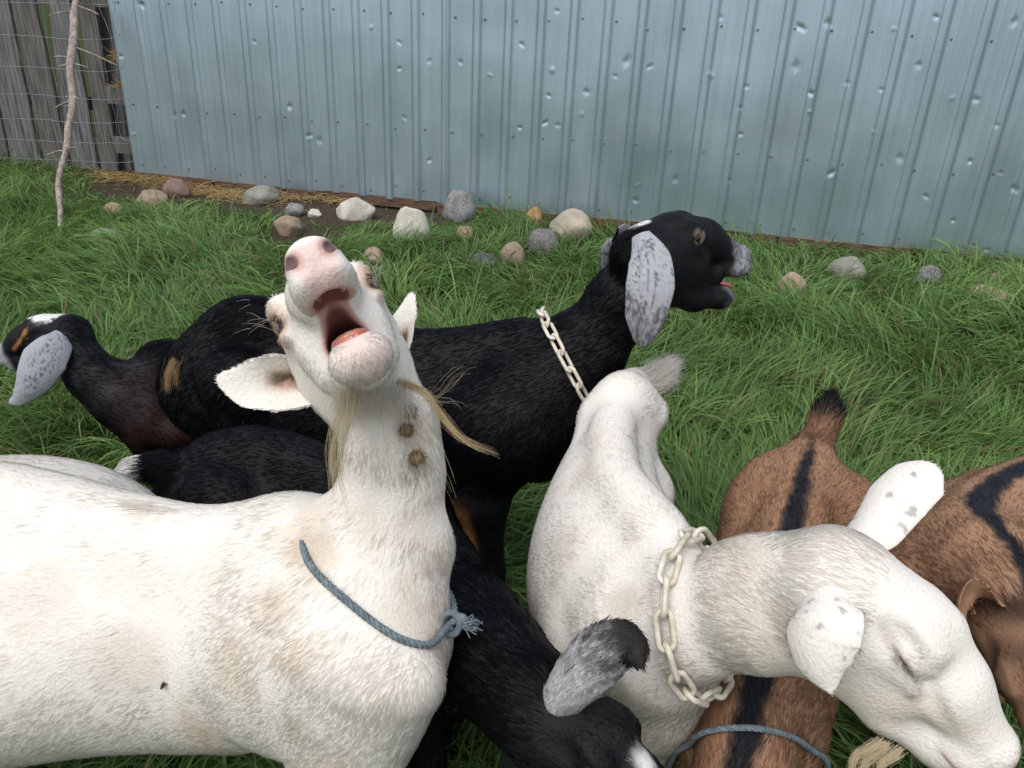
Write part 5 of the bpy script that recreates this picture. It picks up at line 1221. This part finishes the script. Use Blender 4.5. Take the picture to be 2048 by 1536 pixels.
# beards
M['beard'] = attr_mat('beard hair', rough=.5, spec=.3); see_through(M['beard'], .4)
def strands(name, goat, paths, n, spread, tip, col, width=.00035, seed=1, npt=9):
    rg = np.random.default_rng(seed); out = []
    for pth in paths:
        c = spline(pth, npt); k = int(n); off = rg.normal(0, 1, (k, 3)); t = np.linspace(0, 1, npt)
        w_ = (spread * (1 - t) + tip * t)[None, :, None]; wav = np.stack([np.sin(t * 9 + i) for i in (0, 1, 2)], 1) * .0012
        ln = rg.uniform(.6, 1.0, k)[:, None] * t[None]; cc = np.stack([np.interp(ln, t, c[:, i]) for i in range(3)], -1)
        out.append(cc + off[:, None] * w_ + wav[None] + rg.normal(0, .0006, (k, npt, 3)).cumsum(1))
    pts = np.concatenate(out); k = len(pts); cl = np.asarray(col) * rg.uniform(.75, 1.15, (k, 1)); rad = np.broadcast_to(np.linspace(1, .4, npt) * width, (k, npt))
    nr = unit(CC - pts[:, 0]); hair_object(name, pts, rad, cl, nr, M['beard'], goat.root, goat.base)
if STAGE != 'clay':
    CRM = (.72, .62, .44)
    def on1(u, v, o=.004):
        p, t = hit(g1, u, v, .45, 1.2); return p - ray(u, v) * o
    YEL = (.60, .48, .28)
    strands('beard', g1, [[on1(700, 775), P(697, 835, .70), P(684, 905, .72), P(678, 960, .735), P(700, 1025, .75)], [on1(685, 785), P(674, 850, .72), P(662, 930, .74), P(668, 1000, .75)]], 70, .0042, .0006, CRM, seed=2, width=.00012)
    strands('beard', g1, [[on1(800, 768), P(850, 782, .70), P(888, 838, .70), P(925, 882, .69), P(1002, 908, .68)]], 80, .0024, .0005, YEL, seed=3, width=.00012)
    strands('beard', g1, [[on1(830, 840), P(868, 890, .76), P(885, 950, .77), P(915, 1000, .77)], [on1(835, 880), P(845, 930, .77), P(862, 995, .775)], [on1(845, 800), P(895, 775, .72), P(930, 740, .71), P(950, 725, .71)], [on1(845, 790), P(890, 800, .72), P(920, 805, .71)], [on1(700, 900), P(690, 960, .77), P(720, 1020, .775)]], 7, .004, .005, CRM, seed=4, width=.00011)
    strands('beard', g1, [[on1(u, 778), P(u + (u - 740) * .2, 810, .735), P(u + (u - 740) * .25, 840, .75)] for u in (690, 705, 720, 735, 750, 765, 780, 795, 805)], 90, .006, .006, WHITE * .95, seed=5, width=.00013)
    strands('beard', g2, [[P(1760, 1490, .715), P(1722, 1502, .71), P(1704, 1530, .70), P(1700, 1585, .70)], [P(1775, 1496, .715), P(1742, 1512, .71), P(1725, 1545, .70), P(1728, 1600, .70)], [P(1800, 1505, .71), P(1772, 1518, .705), P(1758, 1550, .70), P(1762, 1600, .70)]], 110, .0028, .0006, CRM, seed=6, width=.00012)
    strands('tail_tuft', g3, [[P(352, 722, 1.555), P(342, 742, 1.55), P(336, 765, 1.55), P(332, 785, 1.55)], [P(362, 726, 1.555), P(356, 748, 1.55), P(352, 775, 1.55)]], 160, .0055, .004, (.50, .34, .17), seed=9, width=.00014)
    strands('tail_tuft', g2, [[P(1285, 764, 1.36), P(1312, 752, 1.365), P(1332, 738, 1.37), P(1350, 722, 1.37)], [P(1292, 758, 1.36), P(1310, 744, 1.365), P(1325, 728, 1.37)], [P(1300, 770, 1.36), P(1322, 762, 1.365), P(1340, 750, 1.37)]], 260, .010, .009, WHITE, seed=10, width=.00028)
    # whiskers and lashes
    def lash(goat, base, d0, n, ln, col, seed, name, sp=.5, w_=.00028):
        rg = np.random.default_rng(seed); P0 = []
        for _ in range(n):
            p = base + rg.normal(0, 1, 3) * .008; d = unit(d0 + rg.normal(0, sp, 3)); l = ln * rg.uniform(.5, 1.1); P0.append([p, p + d * l * .5, p + d * l + np.array([0, 0, -.12]) * l])
        P0 = np.array(P0); hair_object(name, P0, np.array([1, .8, .3]) * w_, np.tile(np.asarray(col, float), (n, 1)), unit(CC - P0[:, 0]), M['beard'], goat.root, goat.base)
    for sg in (-1, 1): lash(g1, g1.L((.095, sg * .052, .030)), g1.hd[1][1] * sg + g1.hd[1][2] * .5, 14, .022, (.75, .70, .6), 30 + sg, 'eyelash', .4, .00011)
    e2 = []; rg = np.random.default_rng(77)
    for t in rg.uniform(-1, 1, 24):
        p0 = g2.L((.089 + t * .017, -.0525, -.0015 - t * .0042)); l_ = rg.uniform(.004, .008); dv = unit(-g2.hd[1][1] * .8 - g2.hd[1][2] * rg.uniform(.3, 1.0) + g2.hd[1][0] * rg.normal(0, .4)); e2.append([p0, p0 + dv * l_ * .6, p0 + dv * l_ - g2.hd[1][2] * .0015])
    e2 = np.array(e2); hair_object('eyelash', e2, np.array([1, .8, .3]) * .00013, np.tile(np.array([.7, .67, .63]), (len(e2), 1)), unit(CC - e2[:, 0]), M['beard'], g2.root, g2.base)
# burrs caught in the bleating goat's throat hair
M['burr'] = simple_mat('dry burr', (.10, .07, .035), (.27, .20, .11), 90, .9, .4)
for k, (u, v_, R_, lab) in enumerate(((820, 824, .0095, 'uppermost brown burr caught in the bleating goat\'s throat hair'), (812, 860, .0085, 'middle brown burr caught in the bleating goat\'s throat hair'), (833, 916, .0105, 'lowest brown burr caught in the bleating goat\'s throat hair'))):
    p, _ = hit(g1, u, v_, .5, 1.2); mb = MB(); rg = np.random.default_rng(k); mb.add(SV * R_ * .72, SF)
    for _ in range(170):
        d = unit(rg.normal(size=3)); s_ = unit(np.cross(d, rg.normal(size=3))); e = d * R_ * rg.uniform(1.0, 1.3); mb.add([d * R_ * .6 - s_ * .0005, d * R_ * .6 + s_ * .0005, e + s_ * .0012], [[0, 1, 2]])
    tag(obj('burr', mb.data('burr'), M['burr'], None, p - ray(u, v_) * .006), lab, 'burr', 'burrs in the throat hair')
# tongues
M['tongue'] = attr_mat('wet tongue', rough=.25, spec=.5, bump=.4, nscale=300)
def tongue(goat, path, wds, cc):
    c = spline(path, 14); t = unit(np.gradient(c, axis=0)); Y = goat.hd[1][1]; up = np.cross(t, Y) * -1; V = []; cols = []
    for i in range(14):
        w_ = np.interp(i / 13, np.linspace(0, 1, len(wds)), wds)
        for k in range(12):
            a_ = k / 12 * 2 * math.pi; V.append(c[i] + Y * math.cos(a_) * w_ + up[i] * math.sin(a_) * w_ * .38); cols.append(cc(i / 13, math.cos(a_)))
    f = [[i * 12 + k, i * 12 + (k + 1) % 12, (i + 1) * 12 + (k + 1) % 12, (i + 1) * 12 + k] for i in range(13) for k in range(12)] + [[13 * 12 + k for k in range(12)], list(range(12))[::-1]]
    obj('tongue', mesh_data('tongue', np.array(V) - goat.base, f, True, np.array(cols)), M['tongue'], goat.root)
jl = lambda p: g1.L(J_loc(p, .27))
tongue(g1, [jl((.10, 0, -.042)), jl((.15, 0, -.039)), jl((.19, 0, -.035)), jl((.212, 0, -.039))], [.012, .0170, .0175, .013], lambda t, x: np.array([.42, .10, .065]) * (1 - sstep(.75, .2, abs(x)) * .6) + np.array([.55, .42, .26]) * sstep(.75, .2, abs(x)) * .6)

j3 = lambda p: g3.L(J_loc(p, .185))
tongue(g3, [j3((.15, 0, -.040)), j3((.18, 0, -.036)), j3((.205, 0, -.034)), j3((.222, 0, -.036))], [.010, .013, .012, .006], lambda t, x: np.array([.55, .16, .15]))

# a fly on the bleating goat's flank
p, _ = hit(g1, 325, 1373, .5, 1.3); fr_ = empty('fly', p); tag(fr_, 'tiny dark fly sitting on the bleating goat\'s white flank', 'fly'); up_ = unit(CC - p); e1 = unit(np.cross(up_, Z3)); e2 = np.cross(up_, e1)
M['fly'] = simple_mat('fly', (.008, .007, .007), (.03, .025, .022), 300, .4)
Bf = np.stack([e1 * .7 + e2 * .7, e2 * .7 - e1 * .7, up_])
obj('body', mesh_data('fly', (SV0 * np.array([.0038, .0017, .0016])) @ Bf + up_ * .0075, SF0, True), M['fly'], fr_)
for sg in (-1, 1): obj('wing', mesh_data('wing', (SV0 * np.array([.0034, .0012, .0002]) + np.array([-.002, sg * .0014, .0016])) @ Bf + up_ * .0075, SF0, True), M['fly'], fr_)
print('script', round(time.time() - T0, 1), 's')
